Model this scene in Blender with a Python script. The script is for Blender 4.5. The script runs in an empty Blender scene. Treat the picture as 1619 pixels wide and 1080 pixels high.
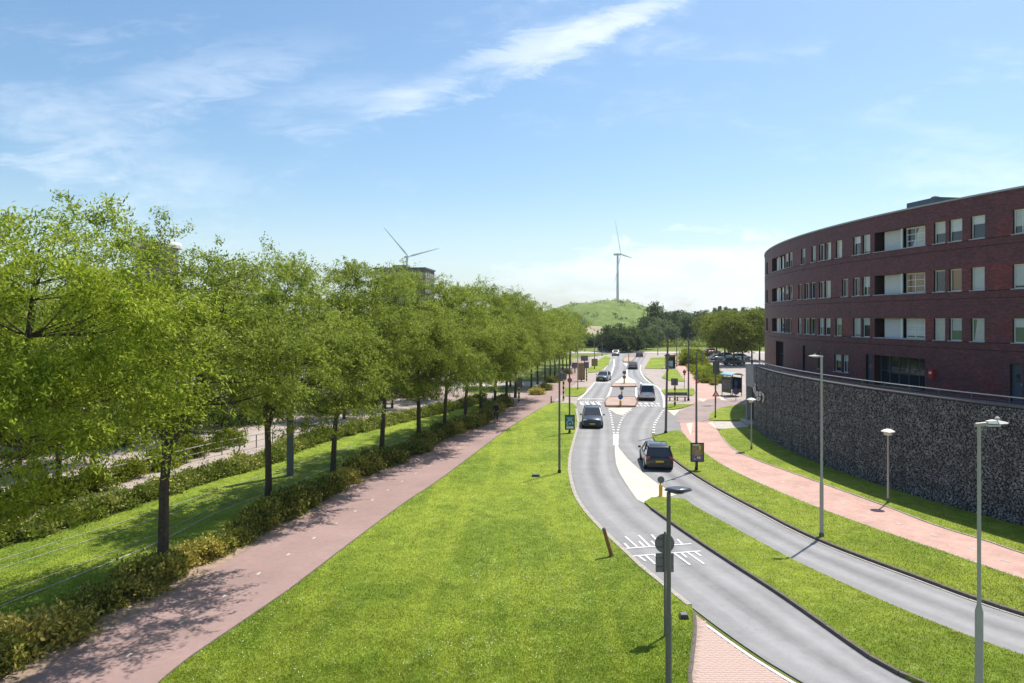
import bpy, bmesh, math, random
import numpy as np
from mathutils import Vector, Matrix
random.seed(7); RNG = np.random.default_rng(11)
S = bpy.context.scene; COL = S.collection; R = math.radians; PI = math.pi
F, H, CX, HY = 1124.0, 9.8, 809.5, 503.0
# ------------------------------------------------------------------ camera, sky, sun, exposure
cam = bpy.data.objects.new('camera', bpy.data.cameras.new('camera')); COL.objects.link(cam)
cam.location = (0, 0, H); cam.rotation_euler = (R(90), 0, 0)
cam.data.sensor_width = 36; cam.data.lens = F/1619*36; cam.data.shift_y = -(540-HY)/1619
cam.data.clip_start = .1; cam.data.clip_end = 6000
S.camera = cam
SUN_EL, SUN_DIR = R(63), Vector((.67, .74, 0)).normalized()
sl = bpy.data.lights.new('sun', 'SUN'); sl.energy = 4.0; sl.angle = R(.5); sl.color = (1, .95, .87)
sun = bpy.data.objects.new('sun', sl); COL.objects.link(sun)
sv = Vector((SUN_DIR.x*math.cos(SUN_EL), SUN_DIR.y*math.cos(SUN_EL), math.sin(SUN_EL)))
sun.rotation_euler = sv.to_track_quat('Z', 'Y').to_euler(); sun.location = sv*60
S.view_settings.view_transform = 'Standard'; S.view_settings.look = 'None'
S.view_settings.gamma = 1; S.view_settings.use_curve_mapping = False
S.view_settings.exposure = .62
S.cycles.max_bounces = 6; S.cycles.transparent_max_bounces = 8; S.cycles.caustics_reflective = False; S.cycles.caustics_refractive = False

W = bpy.data.worlds.new('World'); S.world = W; W.use_nodes = True
class N:
    """small node-graph helper"""
    def __init__(s, nt): s.t = nt; s.n = nt.nodes; s.l = nt.links
    def new(s, typ, ins=None, **kw):
        n = s.n.new(typ)
        for k, v in kw.items(): setattr(n, k, v)
        for k, v in (ins or {}).items():
            if isinstance(v, bpy.types.NodeSocket): s.l.new(v, n.inputs[k])
            else: n.inputs[k].default_value = v
        return n
    def m(s, op, a, b=0.0, c=0.0, clamp=False):
        return s.new('ShaderNodeMath', {0: a, 1: b, 2: c}, operation=op, use_clamp=clamp).outputs[0]
    def ramp(s, v, a, b, lo=0.0, hi=1.0, smooth=True):
        return s.new('ShaderNodeMapRange', {0: v, 1: a, 2: b, 3: lo, 4: hi}, interpolation_type='SMOOTHSTEP' if smooth else 'LINEAR').outputs[0]
    def noise(s, vec, scale, detail=4, rough=.55, dist=0.0):
        return s.new('ShaderNodeTexNoise', {'Vector': vec, 'Scale': scale, 'Detail': detail, 'Roughness': rough, 'Distortion': dist}).outputs[0]
    def mix(s, f, a, b, mode='MIX'):
        n = s.n.new('ShaderNodeMix'); n.data_type = 'RGBA'; n.blend_type = mode
        for i, v in ((0, f), (6, a), (7, b)):
            if isinstance(v, bpy.types.NodeSocket): s.l.new(v, n.inputs[i])
            else: n.inputs[i].default_value = v if i == 0 else (tuple(v)+(1,))[:4]
        return n.outputs[2]
g = N(W.node_tree); g.n.clear()
sky = g.new('ShaderNodeTexSky', sky_type='NISHITA', sun_disc=False)
sky.sun_elevation = SUN_EL; sky.sun_rotation = math.atan2(SUN_DIR.x, SUN_DIR.y)
sky.air_density = 1.0; sky.dust_density = 1.3; sky.ozone_density = 1.6; sky.altitude = 0
tc = g.new('ShaderNodeTexCoord').outputs['Generated']
sep = g.new('ShaderNodeSeparateXYZ', {0: tc})
yy = g.m('MAXIMUM', g.m('ABSOLUTE', sep.outputs[1]), .02)
u = g.m('DIVIDE', sep.outputs[0], yy); v = g.m('DIVIDE', sep.outputs[2], yy)
uv = g.new('ShaderNodeCombineXYZ', {0: u, 1: v, 2: 0.0}).outputs[0]
# cirrus: streaky noise on the sky's direction, everywhere, with thicker wisps where the photograph has them
mp = g.new('ShaderNodeMapping', {0: uv, 2: (0, 0, R(-20)), 3: (1.0, 3.4, 1)}).outputs[0]
wisps = g.noise(mp, 2.6, 9, .62, .35)
fine = g.noise(mp, 9.0, 8, .7, .8)
wn = g.m('ADD', g.m('MULTIPLY', wisps, .65), g.m('MULTIPLY', fine, .35))
acc = g.ramp(wn, .50, .76, 0, .34)
def patch(acc, px, py, ang, ln, wd, amt, lo=.38, hi=.62):
    cu, cv = (px-CX)/F, (HY-py)/F
    a = R(ang); du = g.m('SUBTRACT', u, cu); dv = g.m('SUBTRACT', v, cv)
    p = g.m('ADD', g.m('MULTIPLY', du, math.cos(a)), g.m('MULTIPLY', dv, math.sin(a)))
    q = g.m('SUBTRACT', g.m('MULTIPLY', dv, math.cos(a)), g.m('MULTIPLY', du, math.sin(a)))
    q = g.m('ADD', q, g.m('MULTIPLY', g.m('SUBTRACT', fine, .5), wd*2.2/F)); p = g.m('ADD', p, g.m('MULTIPLY', g.m('SUBTRACT', wisps, .5), ln*1.6/F))
    p = g.m('DIVIDE', p, ln/F); q = g.m('DIVIDE', q, wd/F)
    rr = g.m('ADD', g.m('MULTIPLY', p, p), g.m('MULTIPLY', q, q))
    k = g.m('MULTIPLY', g.ramp(rr, 0, 1, 1, 0), g.ramp(wn, lo, hi, .0, 1))
    return g.m('MAXIMUM', acc, g.m('MULTIPLY', k, amt))
acc = patch(acc, 830, 88, 20, 360, 42, .5, .34, .60)
acc = patch(acc, 985, 28, 22, 200, 28, .62, .34, .62)
acc = patch(acc, 540, 165, 12, 190, 70, .36, .42, .7)
acc = patch(acc, 230, 300, -32, 360, 130, .42, .38, .66)
acc = patch(acc, 1060, 445, 4, 380, 85, .78, .22, .55)
acc = patch(acc, 1540, 290, 0, 240, 60, .4)
acc = patch(acc, 300, 130, 15, 300, 60, .28)
low = g.ramp(sep.outputs[2], 0.0, .2, .25, 0)
acc = g.m('MAXIMUM', acc, low)
up = g.ramp(sep.outputs[2], -.02, .0, 0, 1)
acc = g.m('MULTIPLY', acc, up)
hs = g.new('ShaderNodeHueSaturation', {'Hue': .5, 'Saturation': 1.16, 'Value': .82, 'Color': sky.outputs[0]}).outputs[0]
hs = g.mix(1.0, hs, (.87, .95, .93), 'MULTIPLY')
skyc = g.mix(acc, hs, (5.9, 6.2, 6.6))
bg = g.new('ShaderNodeBackground', {0: skyc, 1: .14})
g.l.new(bg.outputs[0], g.new('ShaderNodeOutputWorld').inputs[0])

# ------------------------------------------------------------------ helpers
def G(px, py, z=0.0):
    Y = (H-z)*F/(py-HY); return Vector(((px-CX)/F*Y, Y, z))
def tag(o, label=None, cat=None, group=None, kind=None):
    if label: o['label'] = label
    if cat: o['category'] = cat
    if group: o['group'] = group
    if kind: o['kind'] = kind
    return o
def empty(name, loc=(0, 0, 0), rz=0, label=None, cat=None, group=None):
    o = bpy.data.objects.new(name, None); COL.objects.link(o); o.location = loc; o.rotation_euler = (0, 0, rz)
    o.empty_display_size = .2
    return tag(o, label, cat, group)
def link(name, me, parent=None, loc=None, rz=None):
    o = bpy.data.objects.new(name, me); COL.objects.link(o)
    if parent: o.parent = parent
    if loc is not None: o.location = loc
    if rz is not None: o.rotation_euler = (0, 0, rz)
    return o
def kids(o): return list(o.children)
def copy_tree(o, parent=None, kidmap=None):
    c = o.copy(); COL.objects.link(c)
    if parent: c.parent = parent
    for ch in KM.get(o.name, []): 
        d = copy_tree(ch, c)
    return c
KM = {}
def remember(root):
    """record children lists once, so that copies are cheap"""
    allo = [root]
    for o in bpy.data.objects:
        if o.parent: KM.setdefault(o.parent.name, [])
    for o in bpy.data.objects:
        if o.parent and o not in KM[o.parent.name]: KM[o.parent.name].append(o)
    return root
def nth(i):
    w = ['first', 'second', 'third', 'fourth', 'fifth', 'sixth', 'seventh', 'eighth', 'ninth', 'tenth', 'eleventh', 'twelfth']
    if i < 12: return w[i]
    n = i+1; return str(n)+('th' if 10 < n % 100 < 20 else {1: 'st', 2: 'nd', 3: 'rd'}.get(n % 10, 'th'))
class MB:
    """collects shapes in one mesh"""
    def __init__(s): s.v = []; s.f = []; s.mi = []; s.mats = []; s.uv = []; s.cur = 0
    def mat(s, m):
        if m not in s.mats: s.mats.append(m)
        s.cur = s.mats.index(m); return s
    def face(s, idx, uv=None): s.f.append(idx); s.mi.append(s.cur); s.uv.append(uv)
    def poly(s, pts, uv=None):
        b = len(s.v); s.v += [tuple(p) for p in pts]; s.face(tuple(range(b, b+len(pts))), uv)
    def box(s, c, d, rz=0, M=None, taper=1.0):
        x, y, z = d[0]/2, d[1]/2, d[2]/2; b = len(s.v)
        rot = Matrix.Rotation(rz, 3, 'Z') if M is None else M
        for sz in (-1, 1):
            t = taper if sz > 0 else 1
            for sx, sy in ((-1, -1), (1, -1), (1, 1), (-1, 1)):
                s.v.append(tuple(rot @ Vector((sx*x*t, sy*y*t, sz*z)) + Vector(c)))
        for q in ((0, 3, 2, 1), (4, 5, 6, 7), (0, 1, 5, 4), (1, 2, 6, 5), (2, 3, 7, 6), (3, 0, 4, 7)):
            s.face(tuple(b+i for i in q))
        return s
    def tube(s, pts, rad, n=8, cap=True):
        pts = [Vector(p) for p in pts]
        if not hasattr(rad, '__len__'): rad = [rad]*len(pts)
        b = len(s.v); up = None
        for i, p in enumerate(pts):
            d = (pts[min(i+1, len(pts)-1)]-pts[max(i-1, 0)]).normalized()
            if up is None: up = d.orthogonal().normalized()
            a = (up-d*up.dot(d)).normalized(); up = a; c = d.cross(a)
            for k in range(n):
                t = 2*PI*k/n; s.v.append(tuple(p+(a*math.cos(t)+c*math.sin(t))*rad[i]))
        for i in range(len(pts)-1):
            for k in range(n):
                k2 = (k+1) % n
                s.face((b+i*n+k, b+i*n+k2, b+(i+1)*n+k2, b+(i+1)*n+k))
        if cap:
            s.face(tuple(b+k for k in reversed(range(n)))); e = b+(len(pts)-1)*n; s.face(tuple(e+k for k in range(n)))
        return s
    def lathe(s, prof, c=(0, 0, 0), n=16):
        b = len(s.v)
        for r, z in prof:
            for k in range(n):
                t = 2*PI*k/n; s.v.append((c[0]+r*math.cos(t), c[1]+r*math.sin(t), c[2]+z))
        for i in range(len(prof)-1):
            for k in range(n):
                k2 = (k+1) % n; s.face((b+i*n+k, b+i*n+k2, b+(i+1)*n+k2, b+(i+1)*n+k))
        s.face(tuple(b+k for k in reversed(range(n)))); e = b+(len(prof)-1)*n; s.face(tuple(e+k for k in range(n)))
        return s
    def disc(s, c, r, th, nrm=(0, -1, 0), n=20):
        nv = Vector(nrm).normalized(); s.tube([Vector(c)-nv*th/2, Vector(c)+nv*th/2], r, n); return s
    def me(s, name, m=None, smooth=False):
        me = bpy.data.meshes.new(name); me.from_pydata(s.v, [], s.f)
        if m is not None: me.materials.append(m)
        else:
            for q in s.mats: me.materials.append(q)
            me.polygons.foreach_set('material_index', s.mi)
        if any(q is not None for q in s.uv):
            l = me.uv_layers.new(name='UVMap'); k = 0
            for fi, q in zip(s.f, s.uv):
                for j in range(len(fi)):
                    if q: l.data[k].uv = q[j]
                    k += 1
        if smooth:
            me.shade_smooth()
            try: me.set_sharp_from_angle(angle=R(40))
            except Exception: pass
        me.update(); return me
    def obj(s, name, m=None, parent=None, smooth=False): return link(name, s.me(name, m, smooth), parent)
def quads_mesh(name, co, m, nper=4, mi=None):
    """co: (n, nper, 3) array of loose polygons"""
    n = co.shape[0]; me = bpy.data.meshes.new(name)
    me.vertices.add(n*nper); me.vertices.foreach_set('co', np.ascontiguousarray(co, dtype=np.float32).ravel())
    me.loops.add(n*nper); me.loops.foreach_set('vertex_index', np.arange(n*nper, dtype=np.int32))
    me.polygons.add(n); me.polygons.foreach_set('loop_start', np.arange(0, n*nper, nper, dtype=np.int32))
    for q in (m if isinstance(m, (list, tuple)) else [m]): me.materials.append(q)
    if mi is not None: me.polygons.foreach_set('material_index', mi)
    me.update(calc_edges=True); return me
def spline(pts, step=1.0, closed=False):
    """Catmull-Rom through 2-D/3-D ground points, resampled by distance"""
    P = [Vector(p) for p in pts]; out = []
    for i in range(len(P)-1):
        a, b, c, d = P[max(i-1, 0)], P[i], P[i+1], P[min(i+2, len(P)-1)]
        n = max(1, int((c-b).length/step))
        l1 = max((b-a).length, 1e-6)**.5; l2 = max((c-b).length, 1e-6)**.5; l3 = max((d-c).length, 1e-6)**.5
        m1 = (c-b)+(((b-a)/l1-(c-a)/(l1+l2))*l2 if i > 0 else Vector((0, 0, 0)))
        m2 = (c-b)+(((d-c)/l3-(d-b)/(l2+l3))*l2 if i < len(P)-2 else Vector((0, 0, 0)))
        for k in range(n):
            t = k/n; t2 = t*t; t3 = t2*t
            out.append((2*t3-3*t2+1)*b+(t3-2*t2+t)*m1+(-2*t3+3*t2)*c+(t3-t2)*m2)
    out.append(P[-1]); return out
def pxc(pts, z=0.0, step=1.0): return spline([G(x, y, z) for x, y in pts], step)
def resample(pts, n):
    L = [0]
    for a, b in zip(pts, pts[1:]): L.append(L[-1]+(b-a).length)
    out = []; j = 0
    for k in range(n):
        d = L[-1]*k/(n-1)
        while j < len(L)-2 and L[j+1] < d: j += 1
        t = (d-L[j])/max(L[j+1]-L[j], 1e-9); out.append(pts[j].lerp(pts[j+1], min(max(t, 0), 1)))
    return out
def sheet(name, pts, z, m, parent=None, skirt=0.0, kind='structure'):
    """flat ground polygon (concave allowed) with an optional vertical edge"""
    bm = bmesh.new(); vs = [bm.verts.new((p[0], p[1], z)) for p in pts]
    f = bm.faces.new(vs); f.normal_update()
    if f.normal.z < 0: f.normal_flip()
    if skirt:
        lo = [bm.verts.new((p[0], p[1], z-skirt)) for p in pts]; n = len(pts)
        for i in range(n):
            bm.faces.new((vs[i], vs[(i+1) % n], lo[(i+1) % n], lo[i]))
    bmesh.ops.triangulate(bm, faces=[f]); bmesh.ops.recalc_face_normals(bm, faces=bm.faces)
    me = bpy.data.meshes.new(name); bm.to_mesh(me); bm.free(); me.materials.append(m)
    o = link(name, me, parent)
    if not parent: tag(o, kind=kind)
    return o
def strip(name, a, b, z, m, parent=None, n=None, kind='structure'):
    """sheet between two lines; UV x runs 0..1 across, y in metres along"""
    n = n or max(len(a), len(b)); A = resample(a, n); B = resample(b, n); mb = MB(); d = 0
    dist = [0]
    for i in range(1, n): dist.append(dist[-1]+((A[i]+B[i])/2-(A[i-1]+B[i-1])/2).length)
    for i in range(n-1):
        q = [(A[i].x, A[i].y, z), (B[i].x, B[i].y, z), (B[i+1].x, B[i+1].y, z), (A[i+1].x, A[i+1].y, z)]
        w = [(0, dist[i]), (1, dist[i]), (1, dist[i+1]), (0, dist[i+1])]
        nrm = (Vector(q[1])-Vector(q[0])).cross(Vector(q[3])-Vector(q[0]))
        if nrm.z < 0: q.reverse(); w.reverse()
        mb.poly(q, w)
    o = mb.obj(name, m, parent)
    if not parent: tag(o, kind=kind)
    return o
def offset(pts, d):
    out = []
    for i, p in enumerate(pts):
        t = pts[min(i+1, len(pts)-1)]-pts[max(i-1, 0)]; t.z = 0; t.normalize()
        out.append(p+Vector((-t.y, t.x, 0))*d)
    return out
# ------------------------------------------------------------------ materials
def newmat(name):
    m = bpy.data.materials.new(name); m.use_nodes = True; g = N(m.node_tree); g.n.clear()
    out = g.new('ShaderNodeOutputMaterial'); p = g.new('ShaderNodeBsdfPrincipled'); g.l.new(p.outputs[0], out.inputs[0])
    return m, g, p, out
def setin(g, p, k, v):
    if isinstance(v, bpy.types.NodeSocket): g.l.new(v, p.inputs[k])
    else: p.inputs[k].default_value = v
def simple(name, col, rough=.6, metal=0.0, var=.12, scale=6.0, bump=0.0, coat=0.0, bscale=None):
    m, g, p, out = newmat(name); co = g.new('ShaderNodeTexCoord').outputs['Object']
    n = g.noise(co, scale, 5, .6)
    k = g.ramp(n, .3, .7, 1-var, 1+var, False)
    c = g.new('ShaderNodeVectorMath', {0: tuple(col)[:3], 'Scale': k}, operation='SCALE').outputs[0]
    setin(g, p, 'Base Color', c); setin(g, p, 'Roughness', rough); setin(g, p, 'Metallic', metal); setin(g, p, 'Coat Weight', coat)
    if bump:
        h = g.noise(co, bscale or scale*4, 4, .6)
        b = g.new('ShaderNodeBump', {'Strength': bump, 'Distance': .02, 'Height': h}); g.l.new(b.outputs[0], p.inputs['Normal'])
    return m
M = {}
def worldpos(g): return g.new('ShaderNodeNewGeometry').outputs['Position']
def asphalt(name, base, lane=True):
    m, g, p, out = newmat(name); P = worldpos(g)
    n1 = g.noise(P, 55, 3, .7); n2 = g.noise(P, .35, 5, .6); n3 = g.noise(P, 3.5, 4, .6)
    k = g.m('ADD', g.ramp(n1, .25, .75, .72, 1.28, False), g.ramp(n2, .3, .7, -.12, .12, False))
    k = g.m('ADD', k, g.ramp(n3, .3, .7, -.06, .06, False))
    if lane:
        uvn = g.new('ShaderNodeUVMap').outputs[0]; s = g.new('ShaderNodeSeparateXYZ', {0: uvn})
        x = g.m('ADD', s.outputs[0], g.m('MULTIPLY', g.m('SUBTRACT', g.noise(P, .25, 2), .5), .12))
        # tyre-polished bands either side of a duller oily centre strip
        w1 = g.ramp(g.m('ABSOLUTE', g.m('SUBTRACT', x, .30)), 0, .14, .20, 0)
        w2 = g.ramp(g.m('ABSOLUTE', g.m('SUBTRACT', x, .73)), 0, .14, .20, 0)
        c = g.ramp(g.m('ABSOLUTE', g.m('SUBTRACT', x, .52)), 0, .15, -.16, 0)
        e = g.ramp(g.m('ABSOLUTE', g.m('SUBTRACT', x, .5)), .42, .5, 0, -.12)
        for q in (w1, w2, c, e): k = g.m('ADD', k, q)
        mp = g.new('ShaderNodeMapping', {0: uvn, 3: (9, .05, 1)}).outputs[0]
        k = g.m('ADD', k, g.ramp(g.noise(mp, 1.0, 4), .3, .7, -.07, .07, False))
    c = g.new('ShaderNodeVectorMath', {0: base, 'Scale': k}, operation='SCALE').outputs[0]
    # repaired cracks: thin darker wandering lines
    cr = g.m('ABSOLUTE', g.m('SUBTRACT', g.noise(P, .22, 6, .7, .4), .5))
    c = g.mix(g.ramp(cr, 0, .0022, .55, 0), c, (base[0]*.45, base[1]*.45, base[2]*.45))
    setin(g, p, 'Base Color', c); setin(g, p, 'Roughness', .85)
    b = g.new('ShaderNodeBump', {'Strength': .35, 'Distance': .01, 'Height': n1}); g.l.new(b.outputs[0], p.inputs['Normal'])
    return m
def grass(name, A, B, D, stripe=True, dry=.5, blade=False):
    m, g, p, out = newmat(name); P = worldpos(g)
    n1 = g.noise(P, .18, 6, .62, .5); n2 = g.noise(P, 2.2, 6, .7); n3 = g.noise(P, 26, 4, .75); n4 = g.noise(P, 9, 5, .75)
    c = g.mix(g.ramp(n1, .38, .62), A, B)
    c = g.mix(g.ramp(n2, .45, .8, 0, .55), c, D)
    if stripe:
        mp = g.new('ShaderNodeMapping', {0: P, 2: (0, 0, R(-4)), 3: (.42, .02, 1)}).outputs[0]
        wv = g.noise(mp, 2.4, 4, .6, .3)
        c = g.mix(g.ramp(wv, .5, .6, 0, .3), c, (B[0]*1.35, B[1]*1.2, B[2]*1.2))
    n5 = g.noise(P, 1.1, 6, .7, .6)
    k = g.m('MULTIPLY', g.ramp(n3, .2, .8, .65, 1.35, False), g.ramp(n4, .25, .75, .72, 1.28, False)); k = g.m('MULTIPLY', k, g.ramp(n5, .3, .7, .76, 1.22, False))
    c = g.new('ShaderNodeVectorMath', {0: c, 'Scale': k}, operation='SCALE').outputs[0]
    bare = g.ramp(g.noise(P, .45, 5, .6, .2), .70, .77, 0, dry)
    c = g.mix(bare, c, (.25, .24, .10))
    setin(g, p, 'Base Color', c); setin(g, p, 'Roughness', .9); setin(g, p, 'Specular IOR Level', .2)
    if blade:
        r_ = g.new('ShaderNodeNewGeometry').outputs['Random Per Island']
        c = g.new('ShaderNodeVectorMath', {0: c, 'Scale': g.ramp(r_, 0, 1, .75, 1.35, False)}, operation='SCALE').outputs[0]; setin(g, p, 'Base Color', c)
        tr = g.new('ShaderNodeBsdfTranslucent', {0: c}); mx = g.new('ShaderNodeMixShader', {0: .4, 1: p.outputs[0], 2: tr.outputs[0]}); g.l.new(mx.outputs[0], out.inputs[0]); return m
    hh = g.m('ADD', n3, g.m('MULTIPLY', n4, 1.5))
    b = g.new('ShaderNodeBump', {'Strength': .8, 'Distance': .06, 'Height': hh}); g.l.new(b.outputs[0], p.inputs['Normal'])
    return m
def leaf(name, A, B, Cc, trans=.45, objmix=0.0):
    """leaf colour varies leaf by leaf and branch by branch; half the light goes through"""
    m, g, p, out = newmat(name); geo = g.new('ShaderNodeNewGeometry')
    rnd = geo.outputs['Random Per Island']; obj = g.new('ShaderNodeObjectInfo').outputs['Random']
    co = g.new('ShaderNodeTexCoord').outputs['Object']; n = g.noise(co, .7, 3, .6)
    c = g.mix(g.ramp(n, .3, .7), A, B)
    c = g.mix(g.ramp(rnd, .45, 1.0, 0, .75, False), c, Cc)
    if objmix: c = g.mix(g.m('MULTIPLY', g.ramp(obj, .5, .95), objmix), c, Cc)
    k = g.m('MULTIPLY', g.ramp(rnd, 0, 1, .7, 1.3, False), g.ramp(obj, 0, 1, .86, 1.12, False))
    c = g.new('ShaderNodeVectorMath', {0: c, 'Scale': k}, operation='SCALE').outputs[0]
    setin(g, p, 'Base Color', c); setin(g, p, 'Roughness', .6); setin(g, p, 'Specular IOR Level', .12)
    tr = g.new('ShaderNodeBsdfTranslucent', {0: g.mix(.5, c, (.30, .42, .03))})
    mx = g.new('ShaderNodeMixShader', {0: trans, 1: p.outputs[0], 2: tr.outputs[0]}); g.l.new(mx.outputs[0], out.inputs[0])
    return m
def pavers(name, A, B, mortar, sx, sy, rot=0.0, bump=.3):
    m, g, p, out = newmat(name); P = worldpos(g)
    mp = g.new('ShaderNodeMapping', {0: P, 2: (0, 0, R(rot))}).outputs[0]
    br = g.new('ShaderNodeTexBrick', {'Vector': mp, 'Color1': A+(1,), 'Color2': B+(1,), 'Mortar': mortar+(1,), 'Scale': 1.0,
        'Mortar Size': .008, 'Mortar Smooth': .3, 'Brick Width': sx, 'Row Height': sy, 'Bias': -.1})
    n = g.noise(P, .5, 5, .65); n2 = g.noise(P, 14, 4, .7)
    k = g.m('ADD', g.ramp(n, .3, .7, .82, 1.16, False), g.ramp(n2, .25, .75, -.1, .1, False))
    c = g.new('ShaderNodeVectorMath', {0: br.outputs[0], 'Scale': k}, operation='SCALE').outputs[0]
    setin(g, p, 'Base Color', c); setin(g, p, 'Roughness', .85)
    b = g.new('ShaderNodeBump', {'Strength': bump, 'Distance': .01, 'Height': br.outputs[1]}, invert=True); g.l.new(b.outputs[0], p.inputs['Normal'])
    return m
def facade(name):
    """dark brick, courses from the UV in metres; the bricks of the window bands are a redder batch"""
    m, g, p, out = newmat(name); uvn = g.new('ShaderNodeUVMap').outputs[0]
    br = g.new('ShaderNodeTexBrick', {'Vector': uvn, 'Color1': (.195, .054, .057, 1), 'Color2': (.090, .030, .040, 1), 'Mortar': (.034, .020, .022, 1),
        'Scale': 1.0, 'Mortar Size': .006, 'Mortar Smooth': .2, 'Brick Width': .22, 'Row Height': .0625, 'Bias': -.1})
    s = g.new('ShaderNodeSeparateXYZ', {0: uvn}); z = g.m('FRACT', g.m('DIVIDE', g.m('SUBTRACT', s.outputs[1], 8.45-.03), 2.95))
    band = g.m('LESS_THAN', z, .48)
    patchy = g.noise(uvn, .35, 4, .6); n3 = g.noise(uvn, 5, 5, .7)
    c = g.mix(g.m('MULTIPLY', band, g.ramp(patchy, .42, .6, 0, .75)), br.outputs[0], (1.5, .9, .75), 'MULTIPLY')
    k = g.m('MULTIPLY', g.ramp(g.noise(uvn, .9, 5, .65), .3, .7, .82, 1.2, False), g.ramp(n3, .25, .75, .75, 1.3, False))
    c = g.new('ShaderNodeVectorMath', {0: c, 'Scale': k}, operation='SCALE').outputs[0]
    ef = g.ramp(g.noise(g.new('ShaderNodeMapping', {0: uvn, 3: (1, 3, 1)}).outputs[0], 2.3, 7, .75, .8), .63, .72, 0, .5)
    ef = g.m('MULTIPLY', ef, g.ramp(g.noise(uvn, .16, 2), .5, .62))
    c = g.mix(ef, c, (.30, .25, .24))
    setin(g, p, 'Base Color', c); setin(g, p, 'Roughness', .6)
    b = g.new('ShaderNodeBump', {'Strength': .5, 'Distance': .008, 'Height': br.outputs[1]}, invert=True); g.l.new(b.outputs[0], p.inputs['Normal'])
    return m
def pane(name, col, rough=.04):
    m, g, p, out = newmat(name); co = g.new('ShaderNodeTexCoord').outputs['Object']
    c = g.mix(g.noise(co, 1.3, 3), col, tuple(q*.6 for q in col))
    setin(g, p, 'Base Color', c); setin(g, p, 'Roughness', rough); setin(g, p, 'Specular IOR Level', .9)
    return m
M['asphalt'] = asphalt('asphalt', (.245, .240, .240)); M['asphalt_plain'] = asphalt('asphalt_plain', (.235, .225, .225), False)
M['lawn'] = grass('lawn', (.160, .232, .020), (.245, .315, .032), (.37, .42, .10))
M['verge'] = grass('verge', (.165, .230, .018), (.245, .300, .03), (.36, .39, .11), False, .8)
M['field'] = grass('field', (.13, .165, .03), (.17, .20, .05), (.26, .26, .11), False, .9)
M['red_path'] = asphalt('red_path', (.305, .203, .183), False)
M['red_path_right'] = pavers('red_path_right', (.52, .325, .265), (.46, .28, .23), (.36, .24, .2), .3, .3, 20, .1)
M['side_paving'] = pavers('side_paving', (.36, .27, .245), (.29, .215, .2), (.22, .18, .16), .2, .1, 12)
M['plaza'] = pavers('plaza', (.40, .33, .29), (.34, .28, .25), (.28, .23, .2), .4, .2, 20)
M['slab'] = simple('concrete_slab', (.46, .42, .37), .9, var=.15, scale=1.5, bump=.2)
M['cream'] = simple('cream_paint', (.56, .525, .43), .8, var=.14, scale=1.2, bump=.15)
M['white_line'] = simple('white_line', (.66, .65, .63), .7, var=.12, scale=3)
M['kerb'] = simple('kerb_concrete', (.40, .36, .31), .9, var=.25, scale=2.5, bump=.3)
M['kerb_dark'] = simple('kerb_concrete_dark', (.13, .11, .09), .9, var=.3, scale=2.5, bump=.3)
M['earth'] = simple('earth', (.30, .215, .16), .95, var=.35, scale=2.2, bump=.6, bscale=30)
M['sand'] = simple('sand', (.34, .28, .17), .95, var=.2, scale=.1)
M['orange_brick'] = pavers('orange_brick', (.44, .32, .265), (.39, .275, .225), (.32, .24, .2), .25, .12, 0)
M['paver'] = simple('pink_paver', (.50, .36, .30), .85, var=.2, scale=9, bump=.25)
M['paver_joint'] = simple('paver_joint', (.36, .27, .23), .95, var=.2)
M['brick'] = facade('dark_brick_facade')
M['stone_a'] = simple('basalt_stone', (.23, .215, .225), .8, var=.4, scale=1.9, bump=.3)
M['stone_b'] = simple('basalt_stone_pale', (.35, .33, .335), .8, var=.4, scale=1.9, bump=.3)
M['gabion_back'] = simple('gabion_back', (.035, .033, .037), .9)
M['steel'] = simple('galvanised_steel', (.46, .46, .46), .45, .55, var=.1)
M['pole_grey'] = simple('grey_pole_paint', (.15, .14, .135), .6, .0, var=.1)
M['pole_light'] = simple('light_pole_paint', (.46, .415, .37), .6, .0, var=.06)
M['sign_grey'] = simple('sign_back', (.16, .165, .175), .55, .3, var=.08)
M['lamp_white'] = simple('lamp_white', (.72, .69, .62), .4, 0, var=.04)
M['lamp_dark'] = simple('lamp_dark', (.035, .036, .038), .3, .2, var=.1, coat=.4)
M['black'] = simple('black_paint', (.02, .02, .022), .45, var=.1)
M['rubber'] = simple('rubber', (.02, .02, .02), .85)
M['wood'] = simple('brown_post', (.26, .115, .05), .7, var=.3, scale=5)
M['yellow'] = simple('yellow_plastic', (.80, .42, .03), .5, var=.08)
M['stripe_yellow'] = simple('stripe_yellow', (.72, .62, .10), .5)
M['red'] = simple('red_paint', (.55, .03, .025), .45); M['blue'] = simple('blue_sign', (.02, .11, .34), .45)
M['sign_white'] = simple('sign_white', (.78, .78, .76), .5, var=.04)
M['teal'] = simple('teal_print', (.008, .12, .15), .4, var=.1); M['pale_teal'] = simple('pale_teal_print', (.30, .52, .58), .4)
M['poster_ochre'] = simple('poster_ochre', (.28, .19, .09), .35, var=.4, scale=5); M['poster_purple'] = simple('poster_purple', (.19, .10, .26), .35, var=.5, scale=7)
M['frame_white'] = simple('window_frame_white', (.82, .81, .79), .45, var=.04)
M['sill'] = simple('window_sill', (.40, .41, .43), .6, var=.1)
M['frame_dark'] = simple('frame_blue_grey', (.085, .105, .14), .5, var=.08)
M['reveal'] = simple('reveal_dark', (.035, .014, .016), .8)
M['loggia'] = simple('loggia_cladding', (.62, .61, .60), .7, var=.05)
M['pane_sky'] = pane('pane_pale', (.42, .46, .47)); M['pane_dark'] = pane('pane_dark', (.03, .04, .05)); M['pane_green'] = pane('pane_greenish', (.24, .30, .19)); M['pane_amber'] = pane('pane_amber', (.30, .16, .06))
M['roof'] = simple('roof_felt', (.12, .12, .125), .9)
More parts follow.
